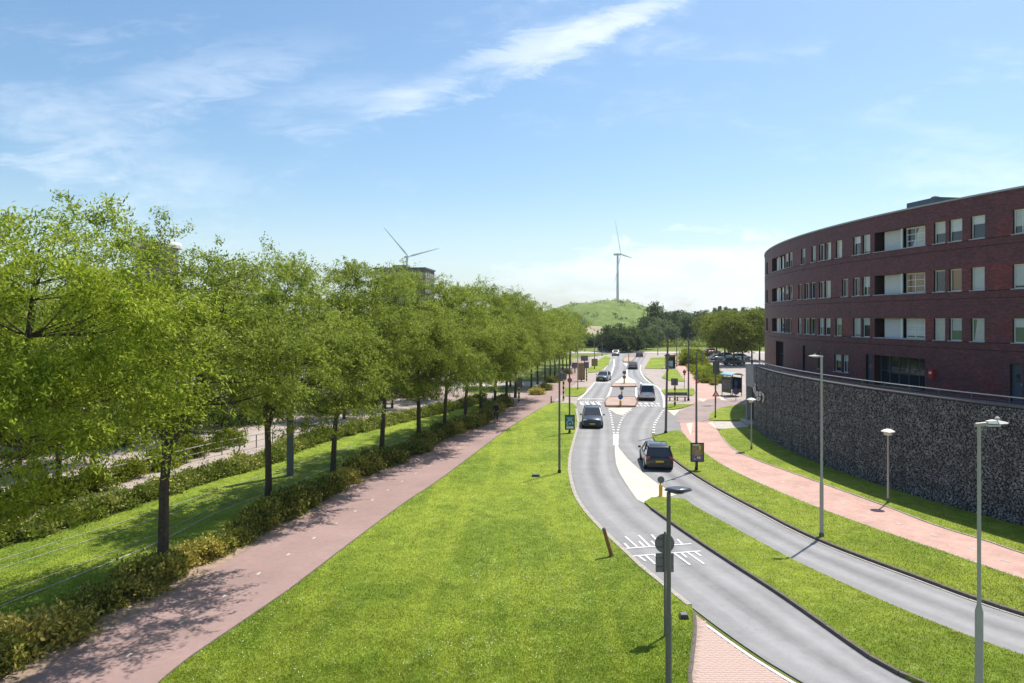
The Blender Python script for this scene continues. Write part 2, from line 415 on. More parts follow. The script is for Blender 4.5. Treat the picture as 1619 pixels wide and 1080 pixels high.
M['cap'] = simple('wall_coping', (.13, .12, .125), .8, var=.2)
M['concrete'] = simple('smooth_concrete', (.33, .33, .35), .85, var=.15, scale=1)
M['far_brick'] = simple('far_brick', (.16, .11, .12), .8, var=.15); M['far_roof'] = simple('far_roof', (.7, .66, .62), .7)
M['bark'] = simple('bark', (.075, .055, .042), .95, var=.4, scale=7, bump=.7, bscale=22)
M['leaf_locust'] = leaf('leaf_locust', (.13, .175, .024), (.28, .33, .045), (.52, .55, .14), .42)
M['leaf_yellow'] = leaf('leaf_bright', (.16, .21, .018), (.30, .36, .03), (.52, .56, .09), .44)
M['leaf_hedge'] = leaf('leaf_hedge', (.085, .115, .018), (.24, .235, .04), (.60, .47, .13), .35, .75)
M['leaf_hedge_far'] = leaf('leaf_hedge_pale', (.09, .14, .018), (.17, .21, .03), (.46, .43, .14), .3, .5)
M['leaf_maple'] = leaf('leaf_maple', (.075, .105, .014), (.19, .205, .025), (.34, .31, .05), .3)
M['leaf_dark'] = leaf('leaf_dark', (.028, .048, .024), (.045, .072, .032), (.10, .14, .06), .25)
M['leaf_grey'] = leaf('leaf_greygreen', (.09, .125, .07), (.13, .165, .09), (.22, .25, .15), .3)
M['leaf_shrub'] = leaf('leaf_shrub', (.12, .17, .02), (.22, .24, .02), (.38, .34, .04), .35)
M['leaf_goldshrub'] = leaf('leaf_gold', (.34, .36, .02), (.45, .44, .03), (.5, .48, .06), .35)
M['grass_blade'] = grass('grass_blade', (.168, .24, .02), (.26, .33, .035), (.40, .45, .12), True, .5, True); M['verge_blade'] = grass('verge_blade', (.165, .235, .02), (.25, .31, .03), (.40, .42, .14), False, .8, True)
M['petal'] = simple('daisy_petal', (.8, .8, .72), .7)
M['skin'] = simple('skin', (.42, .24, .17), .6); M['cloth_dark'] = simple('dark_cloth', (.03, .028, .045), .9); M['hair'] = simple('hair', (.03, .02, .015), .7)
M['turbine'] = simple('turbine_paint', (.62, .65, .70), .5, var=.02)
def paint(name, c, metal=.3): return simple(name, c, .28, metal, var=.03, coat=.7)
M['car_glass'] = simple('car_glass', (.018, .022, .03), .05, var=.02, coat=.5)
M['headlamp'] = simple('headlamp_glass', (.75, .77, .8), .12, .1, coat=.5); M['taillamp'] = simple('taillamp', (.45, .012, .01), .2, coat=.5)
M['plate'] = simple('number_plate', (.62, .45, .03), .5); M['rim'] = simple('wheel_rim', (.38, .39, .4), .35, .8)
# ------------------------------------------------------------------ ground, roads, paths, lawns
V = lambda x, y: Vector((x, y, 0))
ang = [2*PI*k/64 for k in range(64)]
sheet('ground', [(3000*math.cos(a), 3000*math.sin(a)) for a in ang], 0, M['field'])
A = spline([V(24, 4), V(15.5, 10), V(10.5, 14.6)]+[G(*p) for p in [(1263.6,1078),(1175,1022),(1092.5,961),(1047,924),(1016,899),(990,874),(954,840),(917,796),(903,755),(902,729),(908,700),(915,672),(912,646),(913,634),(925,622),(939,607),(951,590),(962,576),(967,568),(968,562),(966,559)]], 1)
B = spline([V(26, 7), V(19, 11.5), V(14, 15.8)]+[G(*p) for p in [(1440,1080),(1300,991),(1236,945.6),(1175,906),(1114,866),(1059,828),(1017,796.5),(995,774),(979,750),(973,735),(971,711),(971,698),(966,660),(960,645),(958,636),(963,625),(967,611),(977,601),(987,594),(991,586),(989,574),(987,567),(987,562),(989,559)]], 1)
Cc = spline([V(30, 11), V(24, 13.3), V(18.5, 17)]+[G(*p) for p in [(1619,1043),(1300,912),(1205,863),(1150.6,832.5),(1095.6,802),(1071,783.6),(1041.7,766.7),(1016.7,748),(993,726.7),(980,711.7),(975,702),(974,690),(977,676.7),(986.7,657.5),(1001,646),(1007,639),(1006.5,628),(1006,612),(1002,603),(992,596),(992,584),(999,572),(1003,565),(1004,559)]], 1)
D = spline([V(34, 11), V(27, 14), V(21, 18.8)]+[G(*p) for p in [(1619,977),(1450,917),(1350,880),(1300,860),(1249,836.5),(1213,817),(1148,783),(1104,757),(1065,729),(1042,705.5),(1031.5,693),(1031.5,682),(1037,669),(1047,654),(1051,643),(1050,631),(1042,614),(1024,602),(1014,588),(1015,575),(1020,565),(1023,559)]], 1)
LPl = spline([V(-14.2, -5), V(-13.6, 10)]+[G(*p) for p in [(37,1080),(153,1006),(231,964),(333,904),(384,876),(450,839),(520,798),(588,757),(666,723),(713,696),(758,679),(792,658),(825,631),(859,611),(887,597),(905,585),(915,575),(920,567)]], 1)
LPr = spline([V(-9.0, -5), V(-9.1, 10)]+[G(*p) for p in [(258,1078),(363,1001),(450,941),(548,866),(639,798),(690,764),(758,713),(808.6,675.5),(846,652),(872,636.5),(893,621),(903,612),(917,600),(925,587),(931,575),(933,567)]], 1)
RPl = spline([V(35, 13), V(28.5, 16), V(23.2, 20.6)]+[G(*p) for p in [(1619,920),(1504,880),(1441,859),(1302,809),(1160,747),(1112,716),(1083,690),(1075.5,672),(1078,650),(1095,634),(1101,624.5),(1084,601),(1069.5,581),(1064,570),(1062,562)]], 1)
RPr = spline([V(37, 16), V(31, 18), V(25.8, 23)]+[G(*p) for p in [(1619,878),(1557,856),(1486,835),(1403,803),(1278,758),(1190,726),(1160,711),(1135,682),(1128,669),(1135,650),(1146,633),(1131.6,616),(1111,600),(1089,584),(1074,569.5),(1070,562)]], 1)
def P_(l, z=0): return [G(*p) for p in l]
# tram lawn on the left and plaza beyond
FH = spline([V(-42, 4), V(-35, 18)]+[G(*p) for p in [(0,867),(116,835),(231,797),(324,765),(450,728),(465,716),(567,685.7),(622,672),(690,656),(745,642),(770,634)]], 1.5)  # front line of far hedge
sheet('tram_lawn', [p for p in FH]+list(reversed(offset(LPl, 0.9)[:int(len(LPl)*.62)])), .012, M['lawn'])
pl_edge = offset(FH, 1.6)
sheet('plaza_paving', [p for p in pl_edge]+[V(-12, 130), V(-150, 190), V(-160, 4)], .02, M['plaza'])
strip('hedge_bed', offset(LPl, 2.6), offset(LPl, -.02), .022, M['earth'])
for nm, l, w in (('tram_rail_strip', [(-60,985),(0,959.6),(250,858),(343,811),(450,770),(560,725),(660,690)], .09), ('tram_rail_strip', [(-60,965),(0,941),(250,845),(343,800),(450,760),(560,718),(660,684)], .05),
        ('tram_rail_strip', [(-60,908),(0,886),(250,808),(343,776),(450,741),(560,704)], .05), ('tram_rail_strip', [(-60,924),(0,900),(250,820),(343,786),(450,748),(560,709)], .05)):
    c = pxc(l); strip(nm, offset(c, w/2), offset(c, -w/2), .03, M['kerb'])
# streets and pavements behind
sheet('side_street', [V(-160, 84), V(-160, 91), V(-30, 92), G(905,622), G(913,634), V(-6, 83)], .024, M['side_paving'])
sheet('side_street', [V(-160, 101), V(-160, 107), G(925,603), G(930,611)], .024, M['slab'])
sheet('cross_street', [V(-400, 198), V(-400, 208), V(500, 208), V(500, 198)], .026, M['slab'])
sheet('cross_lane', [V(-400, 262), V(-400, 270), V(600, 270), V(600, 262)], .026, M['asphalt_plain'])
sheet('corner_pavement', P_([(880,640),(858,618),(900,590),(925,566),(968,560),(966,585),(945,605),(914,634),(913,645)]), .028, M['plaza'])
sheet('corner_pavement', P_([(1046,652),(1050,631),(1040,612),(1014,590),(1014,572),(1022,559),(1064,559),(1101,620),(1150,640),(1125,655)]), .028, M['plaza'])
sheet('parking_paving', P_([(1070,560),(1150,633),(1128,660),(1122,668),(1190,668),(1240,630),(1240,556),(1100,556)]), .022, M['plaza'])
RB = [p for p in A]+list(reversed(D))
sheet('road', RB, .03, M['asphalt_plain'])
sheet('junction_asphalt', P_([(1033,684),(1037,669),(1048,650),(1075,650),(1090,675),(1083,692),(1060,690),(1040,694)]), .0335, M['asphalt_plain'])
strip('left_carriageway', A, B, .035, M['asphalt'], n=220)
strip('right_carriageway', Cc, D, .036, M['asphalt'], n=220)
strip('red_cycle_path', LPl, LPr, .04, M['red_path'], n=200)
strip('red_brick_cycle_path', RPl, RPr, .045, M['red_path_right'], n=200)
sheet('junction_brick', P_([(1070,669),(1073,655),(1084,645),(1098,637),(1130,631),(1172,632),(1176,640),(1150,643),(1128,652),(1121,668)]), .052, M['side_paving'])
sheet('footway', P_([(1122,668),(1190,668),(1190,676.5),(1135,679)]), .05, M['slab'])
# lawns: slabs standing a kerb's height above the road
def part(c, y0, y1): return [p for p in c if y0 <= p.y <= y1]
Yof = lambda py: H*F/(py-HY)
lawn_near = P_([(1097,972),(1099,994),(1093,1055),(1091,1085)])+[V(5.0, 12), V(6.5, -2)]
LAWN = [p for p in part(LPr, -6, Yof(640))]+[G(878,638), G(905,638.5), G(911,643)]+list(reversed(part(A, Yof(966), Yof(646))))+lawn_near
sheet('big_lawn', LAWN, .10, M['lawn'], skirt=.1)
MED = [p for p in part(Cc, 0, Yof(786))]+[G(1046,789), G(1030,790), G(1019,797)]+list(reversed(part(B, 0, Yof(800))))
sheet('median_lawn', MED, .13, M['verge'], skirt=.13)
VER = [p for p in part(D, 0, Yof(697))]+[G(1032,693), G(1037,690), G(1057,684), G(1073,682), G(1081,688)]+list(reversed(part(RPl, 0, Yof(692))))
sheet('road_verge', VER, .13, M['verge'], skirt=.13)
V2 = [p for p in part(RPr, 0, Yof(684))]+[G(1140,679.5), G(1169,677.5), V(26, 66), V(60, 60), V(60, 5)]
sheet('wall_verge', V2, .08, M['verge'], skirt=.08)
for pts in ([(1121,666),(1123,655),(1140,646),(1165,641),(1195,640),(1195,666.5)], [(894,627),(894,614),(928,613),(925,622),(913,628)],
            [(930,590),(930,584),(949,568),(958,563),(966,566),(962,577),(945,589)], [(1045,619),(1052,616),(1097,615.5),(1099,622),(1095,626),(1052,625.5)],
            [(1054.5,648),(1056,640),(1097,640.5),(1080,646),(1065,648.5)], [(1046,598),(1057,585),(1070,585),(1083,604),(1060,603)],
            [(1019,583),(1029,566),(1050,565),(1054,572),(1048,584)], [(850,600),(895,570),(906,566),(905,573),(870,596)]):
    sheet('grass_island', P_(pts), .11, M['verge'], skirt=.11)
# traffic islands in brick, painted noses
for pts in ([(958,643.5),(957,637),(961,629.5),(1005,629.5),(1007.5,637),(1004,644)], [(967,612.5),(968.5,607.5),(1005,607.5),(1006,612.5)], [(986,573),(985,570),(988,565.5),(1005,565.5),(1001,570),(996,573.5)]):
    isl = sheet('traffic_island', P_(pts), .15, M['orange_brick'], skirt=.13)
    mb = MB(); q = P_(pts); q.append(q[0])
    mb.tube([p+Vector((0, 0, .12)) for p in q], .09, 5); mb.obj('island_kerb', M['wood'], isl)
def mark(name, pts, z=.047, m='cream'): return sheet(name, pts, z, M[m])
mark('painted_nose', P_([(1019,797),(1007,791),(995,774),(980,750),(974,735),(972,715),(972,704),(975.5,703.5),(981,712.5),(993,727.2),(1016.7,748.5),(1041.5,767.2),(1070,784),(1046,789),(1030,790)]), .05)
mark('painted_nose', P_([(961,646),(1000,646),(984,657.5),(974,655)]))
mark('painted_nose', P_([(1055,649.5),(1075,649),(1066,658.5)]), .056)
mark('painted_nose', P_([(969,607),(978,601),(988,593.5),(993,595.5),(1003,603),(1005,607)]))
mark('painted_nose', P_([(985,574),(996,574),(990,580)]))
def line(pts, w=.12, z=.049, m='white_line', dash=None, name='lane_line'):
    c = pxc(pts) if not isinstance(pts[0], Vector) else pts
    if dash is None: return strip(name, offset(c, w/2), offset(c, -w/2), z, M[m])
    on, off = dash; L = [0]
    for a, b in zip(c, c[1:]): L.append(L[-1]+(b-a).length)
    mb = MB(); s = off/2
    def at(d):
        for i in range(len(L)-1):
            if L[i+1] >= d: return c[i].lerp(c[i+1], (d-L[i])/max(L[i+1]-L[i], 1e-6))
        return c[-1]
    while s+on < L[-1]:
        a, b = at(s), at(s+on); t = (b-a).normalized(); n = Vector((-t.y, t.x, 0))*w/2
        mb.poly([(p.x, p.y, z) for p in (a+n, a-n, b-n, b+n)]); s += on+off
    return tag(mb.obj(name, M[m]), kind='structure')
line([(972,705),(971.5,698),(971,687)], .22); line([(975.5,705),(975.5,698),(976,687)], .22)
line([(971,687),(968.5,672),(965.5,656),(961.5,646)], .2, dash=(.6, .9)); line([(976,687),(979,674),(987,658),(999,648)], .2, dash=(.6, .9))
line([(1033,687),(1035,672),(1045,655),(1050,647)], .22, dash=(.7, .8))
line([(914,633),(926,622),(939,607),(951,592)], .22); line([(951,592),(961,577),(966.5,568)], .22, dash=(1.5, 1.5))
line([(963.5,600),(968,588),(971,576),(970.5,568)], .25)
line([(960,630),(963,624),(967.5,611)], .25); line([(1006,630),(1006,612)], .22)
line([(992,597),(992,584),(999,572)], .25); line([(1013,577),(1013,588),(1023,602),(1041,614),(1049,630),(1050,645)], .24)
line([(1006,613),(1003,603),(994,597)], .25)
line(offset(part(A, 12, Yof(964)), .28), .11, .062)
# threshold markings
def blocks(c1, c2, Y0, Y1, n, fill=.5, z=.051, name='crossing_block'):
    xa = min(c1, key=lambda p: abs(p.y-Y0)).x+.35; xb = min(c2, key=lambda p: abs(p.y-Y0)).x-.35; w = (xb-xa)/n; mb = MB()
    for k in range(n):
        x0 = xa+w*k+w*(1-fill)/2; mb.poly([(x0, Y0, z), (x0+w*fill, Y0, z), (x0+w*fill+.0, Y1, z), (x0, Y1, z)])
    tag(mb.obj(name, M['white_line']), kind='structure')
blocks(A, B, Yof(641), Yof(637), 4, .55); blocks(A, B, Yof(636.5), Yof(635), 9, .4); blocks(A, B, Yof(632), Yof(630.5), 12, .5)
blocks(Cc, D, Yof(643.5), Yof(641), 7, .4); blocks(Cc, D, Yof(640), Yof(637.5), 4, .5); blocks(A, B, Yof(606.5), Yof(604), 6, .45)
# speed table teeth on the near left carriageway
def seg(mb, a, b, w, z=.052):
    p, q = G(*a), G(*b); t = (q-p).normalized(); n = Vector((-t.y, t.x, 0))*w/2
    mb.poly([(c.x, c.y, z) for c in (p+n, p-n, q-n, q+n)])
for L0, L1, teeth in (((990,869),(1093,861.5), [((988.6,850),(1007.5,866.7)),((1009.7,848),(1028,866)),((1030,847),(1046.5,864.5)),((987,860.6),(994.7,868.5)),((1010,857.5),(1018.5,866)),((1030,857),(1036,863.5)),((1052,849),(1066,863)),((1051,857),(1057,863.5)),((1071,854.5),(1079,862.5))]),
                      ((1001,881),(1108,873), [((1010,881),(1020.7,889)),((1020.7,880),(1036,893.6)),((1034,878.5),(1042,886)),((1042,878),(1056,892)),((1066.5,877),(1091,895)),((1075.7,875),(1086,883.5)),((1085,874),(1113,893.6)),((1097,873),(1108.7,881.4)),((1052,878),(1064,887))])):
    mb = MB(); seg(mb, L0, L1, .11)
    tag(mb.obj('speed_table_line', M['white_line']), kind='structure')
    for a, b in teeth:
        mb = MB(); seg(mb, a, b, .095, .0535); tag(mb.obj('speed_table_tooth', M['white_line']), kind='structure')
# short dashes along the cycle paths
mid = [(a+b)/2 for a, b in zip(resample(LPl, 260), resample(LPr, 260))]; mid = [p for p in mid if 17 < p.y < 120]
line(mid, .09, .05, m='cream', dash=(.24, 2.0), name='path_dash')
mb = MB()
for x, y in [(1176,735),(1194,741),(1238.5,763),(1267,773),(1335,798.5),(1374,813),(1421,829.6),(1476,848),(1538,869.6),(1590,889),(1140,712),(1128,700)]:
    p = G(x, y); i = min(range(len(RPl)), key=lambda k: (RPl[k]-p).length); t = (RPl[i+1]-RPl[i-1]).normalized(); n = Vector((-t.y, t.x, 0))
    mb.poly([(c.x, c.y, .055) for c in (p+t*.16+n*.08, p-t*.16+n*.08, p-t*.16-n*.08, p+t*.16-n*.08)])
tag(mb.obj('path_dash', M['slab']), kind='structure')
mb = MB()
for a, b, c in (((1085,671),(1095,669),(1092,690)), ((1118,669),(1126,669),(1134,679)), ((1101,631),(1118,631),(1112,636)), ((1135,626),(1150,634),(1140,633))):
    mb.poly([(q.x, q.y, .0575) for q in (G(*a), G(*b), G(*c))])
tag(mb.obj('shark_tooth_marking', M['cream']), kind='structure')
# kerbs of single stones
def kerb(c, y0, y1, m, w=.14, h=.14, L=1.0, side=0.0, z0=0.0, name='kerb'):
    c = [p for p in offset(c, side) if y0 <= p.y <= y1]
    root = tag(empty(name, (c[0].x, c[0].y, 0)), kind='structure')
    st = MB(); st.box((0, 0, h/2+z0), (L*.985, w, h)); me = st.me('kerb_stone', M[m])
    tot = sum((b-a).length for a, b in zip(c, c[1:])); n = max(2, int(tot/L)+1); q = resample(c, n)
    for a, b in zip(q, q[1:]):
        o = link('kerb_stone', me, root); mm = (a+b)/2; o.location = (mm.x-c[0].x, mm.y-c[0].y, random.uniform(-.004, .004)); o.rotation_euler = (0, 0, math.atan2(b.y-a.y, b.x-a.x))
        o.scale = ((b-a).length/L, 1, 1)
kerb(A, Yof(966), Yof(646), 'kerb', .2, .125, side=.06)
kerb(B, 14, Yof(799), 'kerb_dark', .12, .15, side=-.03)
kerb(Cc, 14, Yof(788), 'earth', .09, .125, side=.02)
kerb(D, 16, Yof(697), 'kerb_dark', .15, .16, side=-.05)
kerb(D, 16, Yof(705), 'kerb', .10, .06, side=.11)
kerb(LPr, 12, Yof(645), 'kerb_dark', .07, .108, side=-.01)
kerb(RPl, 16, Yof(692), 'kerb', .08, .135, side=.02)
kerb(RPr, 16, Yof(690), 'kerb', .08, .085, side=0)
c = P_([(1091,1085),(1093,1055),(1099,994),(1097,972)]); kerb(spline([V(5, 14)]+c, .5), 13, 40, 'kerb_dark', .12, .12, .6)
# brick pavement bottom centre: the pavers one by one
foot = spline([V(5.4, 12)]+P_([(1093,1085),(1095,1055),(1101,994),(1098,972)]), .3)
Ae = offset(part(A, 10, Yof(966)), .2)
pv = strip('footpath_paving', resample(foot, 30), resample(Ae, 30), .045, M['paver_joint'])
cand = []
for i in range(-10, 60):
    for j in range(0, 130):
        x = 4.2+i*.215+(j % 2)*.1075; y = 14+j*.108
        xl = min(foot, key=lambda p: abs(p.y-y)).x+.12; xr = np.interp(y, [p.y for p in Ae], [p.x for p in Ae])-.12
        if xl < x < xr and y < 22.9: cand.append((y, x))
cand.sort(key=lambda t: -t[0] if t[0] >= 18.6 else 99-t[0])
pb = MB(); pb.box((0, 0, 0), (.205, .098, .05), taper=.985); pme = pb.me('paver', M['paver']); rest = MB()
for k, (y, x) in enumerate(cand):
    z = .0245+random.uniform(-.001, .001)
    if k < 300:
        o = link('paver', pme, pv); o.location = (x, y, z); o.rotation_euler = (random.uniform(-.004, .004), random.uniform(-.004, .004), random.uniform(-.01, .01))
    else: rest.box((x, y, z), (.205, .098, .05))
if rest.v: tag(rest.obj('paver_field', M['paver'], pv), kind='stuff')
# ------------------------------------------------------------------ grass blades and daisies on the lawns
def in_poly(x, y, poly):
    px = np.array([p.x for p in poly]); py = np.array([p.y for p in poly]); r = np.zeros(len(x), bool); j = len(px)-1
    for i in range(len(px)):
        c = ((py[i] > y) != (py[j] > y)); 
        with np.errstate(divide='ignore', invalid='ignore'):
            xi = (px[j]-px[i])*(y-py[i])/(py[j]-py[i])+px[i]
        r ^= c & (x < xi); j = i
    return r
def blades(name, poly, z, n, y0, y1, x0, x1, hh, m, power=2.0, wd=.007):
    t = RNG.random(n*3); yb = (y0**-power+(y1**-power-y0**-power)*t)**(-1/power)   # denser near by
    xb = RNG.uniform(-.74, .76, n*3)*yb; ok = (xb > x0) & (xb < x1); xb, yb = xb[ok], yb[ok]
    ok = in_poly(xb, yb, poly); xb, yb = xb[ok][:n], yb[ok][:n]; k = len(xb)
    h = RNG.uniform(.5, 1.2, k)*hh*(1+.02*yb); a = RNG.uniform(0, 2*PI, k); w = wd*(1+.03*yb)
    lean = RNG.normal(0, .5, (k, 2))*h[:, None]
    co = np.zeros((k, 3, 3)); dx, dy = np.cos(a)*w, np.sin(a)*w
    co[:, 0] = np.stack([xb-dx, yb-dy, np.full(k, z)], 1); co[:, 1] = np.stack([xb+dx, yb+dy, np.full(k, z)], 1)
    co[:, 2] = np.stack([xb+lean[:, 0], yb+lean[:, 1], z+h], 1)
    return tag(link(name, quads_mesh(name, co, m, 3)), kind='stuff')
blades('lawn_grass', LAWN, .098, 330000, 15, 75, -12, 12, .03, M['grass_blade'])
blades('median_grass', MED, .128, 90000, 15, 45, 0, 30, .035, M['verge_blade'])
blades('verge_grass', VER, .128, 120000, 18, 60, 8, 30, .035, M['verge_blade'])
blades('wall_verge_grass', V2, .078, 70000, 22, 66, 14, 28, .035, M['verge_blade'])
TL = [p for p in FH]+list(reversed(offset(LPl, 2.2)[:int(len(LPl)*.62)]))
blades('tram_lawn_grass', TL, .012, 120000, 18, 75, -40, 0, .035, M['grass_blade'])
def daisies(name, poly, z, n, y0, y1, cl):
    c = RNG.uniform(0, 1, (cl, 2)); yb = y0*(y1/y0)**c[:, 1]; xb = (c[:, 0]*1.5-.74)*yb
    i = RNG.integers(0, cl, n*4); x = xb[i]+RNG.normal(0, 1.0, n*4); y = yb[i]+RNG.normal(0, 1.4, n*4)
    ok = in_poly(x, y, poly); x, y = x[ok][:n], y[ok][:n]; k = len(x); r = .014; a = RNG.uniform(0, 6.3, k)
    co = np.zeros((k, 4, 3))
    for q in range(4):
        co[:, q] = np.stack([x+r*np.cos(a+q*PI/2), y+r*np.sin(a+q*PI/2), z+RNG.uniform(.03, .06, k)], 1)
    tag(link(name, quads_mesh(name, co, M['petal'], 4)), kind='stuff')
daisies('lawn_daisies', LAWN, .10, 900, 18, 60, 60); daisies('verge_daisies', VER, .13, 700, 20, 55, 40); daisies('median_daisies', MED, .13, 700, 19, 40, 25)
# ------------------------------------------------------------------ curved brick building and gabion wall
CC = Vector((92.6, 57.5, 0)); RF = 68.0
def cyl(phi, r, z=0): return Vector((CC.x-r*math.cos(phi), CC.y+r*math.sin(phi), z))
def phi_px(px, r=RF):
    t = (px-CX)/F; a = 1+t*t; b = -2*(CC.x*t+CC.y); c = CC.x**2+CC.y**2-r*r; d = b*b-4*a*c
    if d <= 0: d = 0
    Y = (-b-math.sqrt(d))/(2*a); return math.asin(max(-1, min(1, (Y-CC.y)/r)))
for nm_, c_ in (('blind_a', (.66, .67, .66)), ('blind_b', (.50, .53, .52)), ('blind_c', (.58, .56, .50))): M[nm_] = simple(nm_, c_, .35, var=.07, scale=3, coat=.6)
def build_facade():
    root = empty('apartment_building', cyl(0, RF), 0, 'dark red brick apartment building with a curved facade of window bands above the stone wall', 'building')
    ox = root.location; P0, P1 = -.62, .60; ROOF, BASE = 16.8, 4.6
    def L(phi, r, z): return cyl(phi, r, z)-ox
    q = lambda l, s=3.375, o=1160: [(o+a/s, o+b/s) for a, b in l]
    lef = [(165, 180), (186, 203)]
    rows = {
        3: (q([(270,290),(295,313),(360,382),(415,437),(455,483),(488,519),(545,578),(637,677),(688,728),(1068,1130),(1150,1219),(1265,1341),(1490,1580)]), 15.68),
        2: (q([(270,289),(294,313),(345,362),(378,402),(410,436),(455,482),(486,517),(578,611),(637,673),(686,727),(1068,1128),(1150,1217),(1266,1339),(1488,1580)]), 12.72),
        1: (q([(270,288),(292,310),(343,360),(378,402),(408,434),(453,480),(486,516),(543,576),(637,677),(686,727),(1068,1128),(1150,1217),(1266,1338),(1488,1580)]), 9.78)}
    panes = {3: 'ssssssssssssss', 2: 'ssadddsddsdass', 1: 'daggdgsggsgggg'}
    extra = [(1665, 1690), (1722, 1760), (1800, 1850)]
    mb = MB()
    def wallquad(a, b, z0, z1, r=RF, k=None):
        n = max(1, int((b-a)*r/1.2))
        for i in range(n):
            p, s = a+(b-a)*i/n, a+(b-a)*(i+1)/n
            mb.poly([L(s, r, z0), L(p, r, z0), L(p, r, z1), L(s, r, z1)], [(s*RF, z0), (p*RF, z0), (p*RF, z1), (s*RF, z1)])
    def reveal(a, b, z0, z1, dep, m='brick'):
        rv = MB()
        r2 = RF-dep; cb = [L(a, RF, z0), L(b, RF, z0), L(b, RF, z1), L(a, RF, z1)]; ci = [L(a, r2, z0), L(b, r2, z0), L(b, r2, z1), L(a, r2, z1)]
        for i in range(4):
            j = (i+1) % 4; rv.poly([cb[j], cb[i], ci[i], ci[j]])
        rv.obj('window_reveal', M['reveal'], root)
    def window(a, b, z0, z1, kind, dep=.16, dark=False, mull=0, trans=0):
        c = (a+b)/2; w = (b-a)*RF; h = z1-z0; wn = MB(); fw = .055
        fm = M['frame_dark'] if dark else M['frame_white']
        wn.box((0, 0, fw/2), (w, .07, fw)).box((0, 0, h-fw/2), (w, .07, fw)).box((-w/2+fw/2, 0, h/2), (fw, .072, h)).box((w/2-fw/2, 0, h/2), (fw, .072, h))
        for k in range(mull): wn.box((-w/2+w*(k+1)/(mull+1), 0, h/2), (fw, .074, h))
        for k in range(trans): wn.box((0, 0, h*(k+1)/(trans+1)), (w, .06, fw*.7))
        o = wn.obj('window', fm, root); p = L(c, RF-dep, z0); o.location = p; o.rotation_euler = (0, 0, -c+PI/2*0-PI/2)
        pn = MB(); pn.box((0, -.0, h/2), (w-.02, .014, h-.02)); po = pn.obj('pane', M[{'s': 'pane_dark', 'd': 'pane_dark', 'g': 'pane_green', 'a': 'pane_amber'}[kind]], o)
        po.rotation_euler = (random.uniform(-.01, .01), 0, random.uniform(-.02, .02))
        if not dark:
            s = MB(); s.box((0, -.11, -.025), (w+.10, .30, .05)); s.obj('sill', M['sill'], o)
            s = MB(); s.box((0, -.045, h+.0), (w, .05, .07)); s.obj('blind_box', M['frame_white'], o)
        if not dark and kind in 'sg' and random.random() < .85:   # roller blinds and curtains at different heights
            fr = random.choice((1, 1, .92, .7, .55, .35)); bh = (h-.12)*fr
            bl = MB(); bl.box((0, -.0095, h-.06-bh/2), (w-.12, .007, bh)); bl.obj('blind', M[random.choice(('blind_a', 'blind_b', 'blind_c'))], o)
            if w > .7: q = MB(); q.box((0, -.012, h/2), (.05, .05, h-.1)); q.obj('mullion', fm, o) if random.random() < .3 else None
        return o
    def loggia(a, b, z0, z1, closed):
        """recessed balcony: brick cheeks, pale side cladding, glazed screen"""
        reveal(a, b, z0, z1, 1.5); r2 = RF-1.5; w = b-a
        n = MB(); x0 = a; x1 = b
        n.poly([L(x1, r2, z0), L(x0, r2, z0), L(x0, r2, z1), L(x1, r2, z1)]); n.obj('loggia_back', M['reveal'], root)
        n = MB(); s0, s1 = b-w*.12, b-w*.48     # pale panel on the far (left) half
        n.poly([L(s0, RF-.35, z0), L(s1, RF-.35, z0), L(s1, RF-.35, z1), L(s0, RF-.35, z1)]); n.obj('loggia_panel', M['loggia'], root)
        s0, s1 = b-w*.90, b-w*.56
        window(s0, s1, z0+.04, z1-.03, closed, .45, False, 1, 2)
        n = MB(); n.box((0, 0, 0), (.1, .1, z1-z0)); o = n.obj('loggia_post', M['frame_white'], root); o.location = L(b-w*.545, RF-.12, (z0+z1)/2)
        n = MB(); k = 6
        for i in range(k):
            p, s = a-.002+(w+.004)*i/k, a-.002+(w+.004)*(i+1)/k; n.poly([L(s, RF+.05, z0), L(p, RF+.05, z0), L(p, RF-.3, z0+.03), L(s, RF-.3, z0+.03)]); n.poly([L(p, RF+.05, z0-.05), L(p, RF+.05, z0), L(s, RF+.05, z0), L(s, RF+.05, z0-.05)])
        n.obj('loggia_sill', M['sill'], root)
    zb = [(BASE, 8.0, 0), (8.0, 10.95, 1), (10.95, 13.9, 2), (13.9, ROOF, 3)]
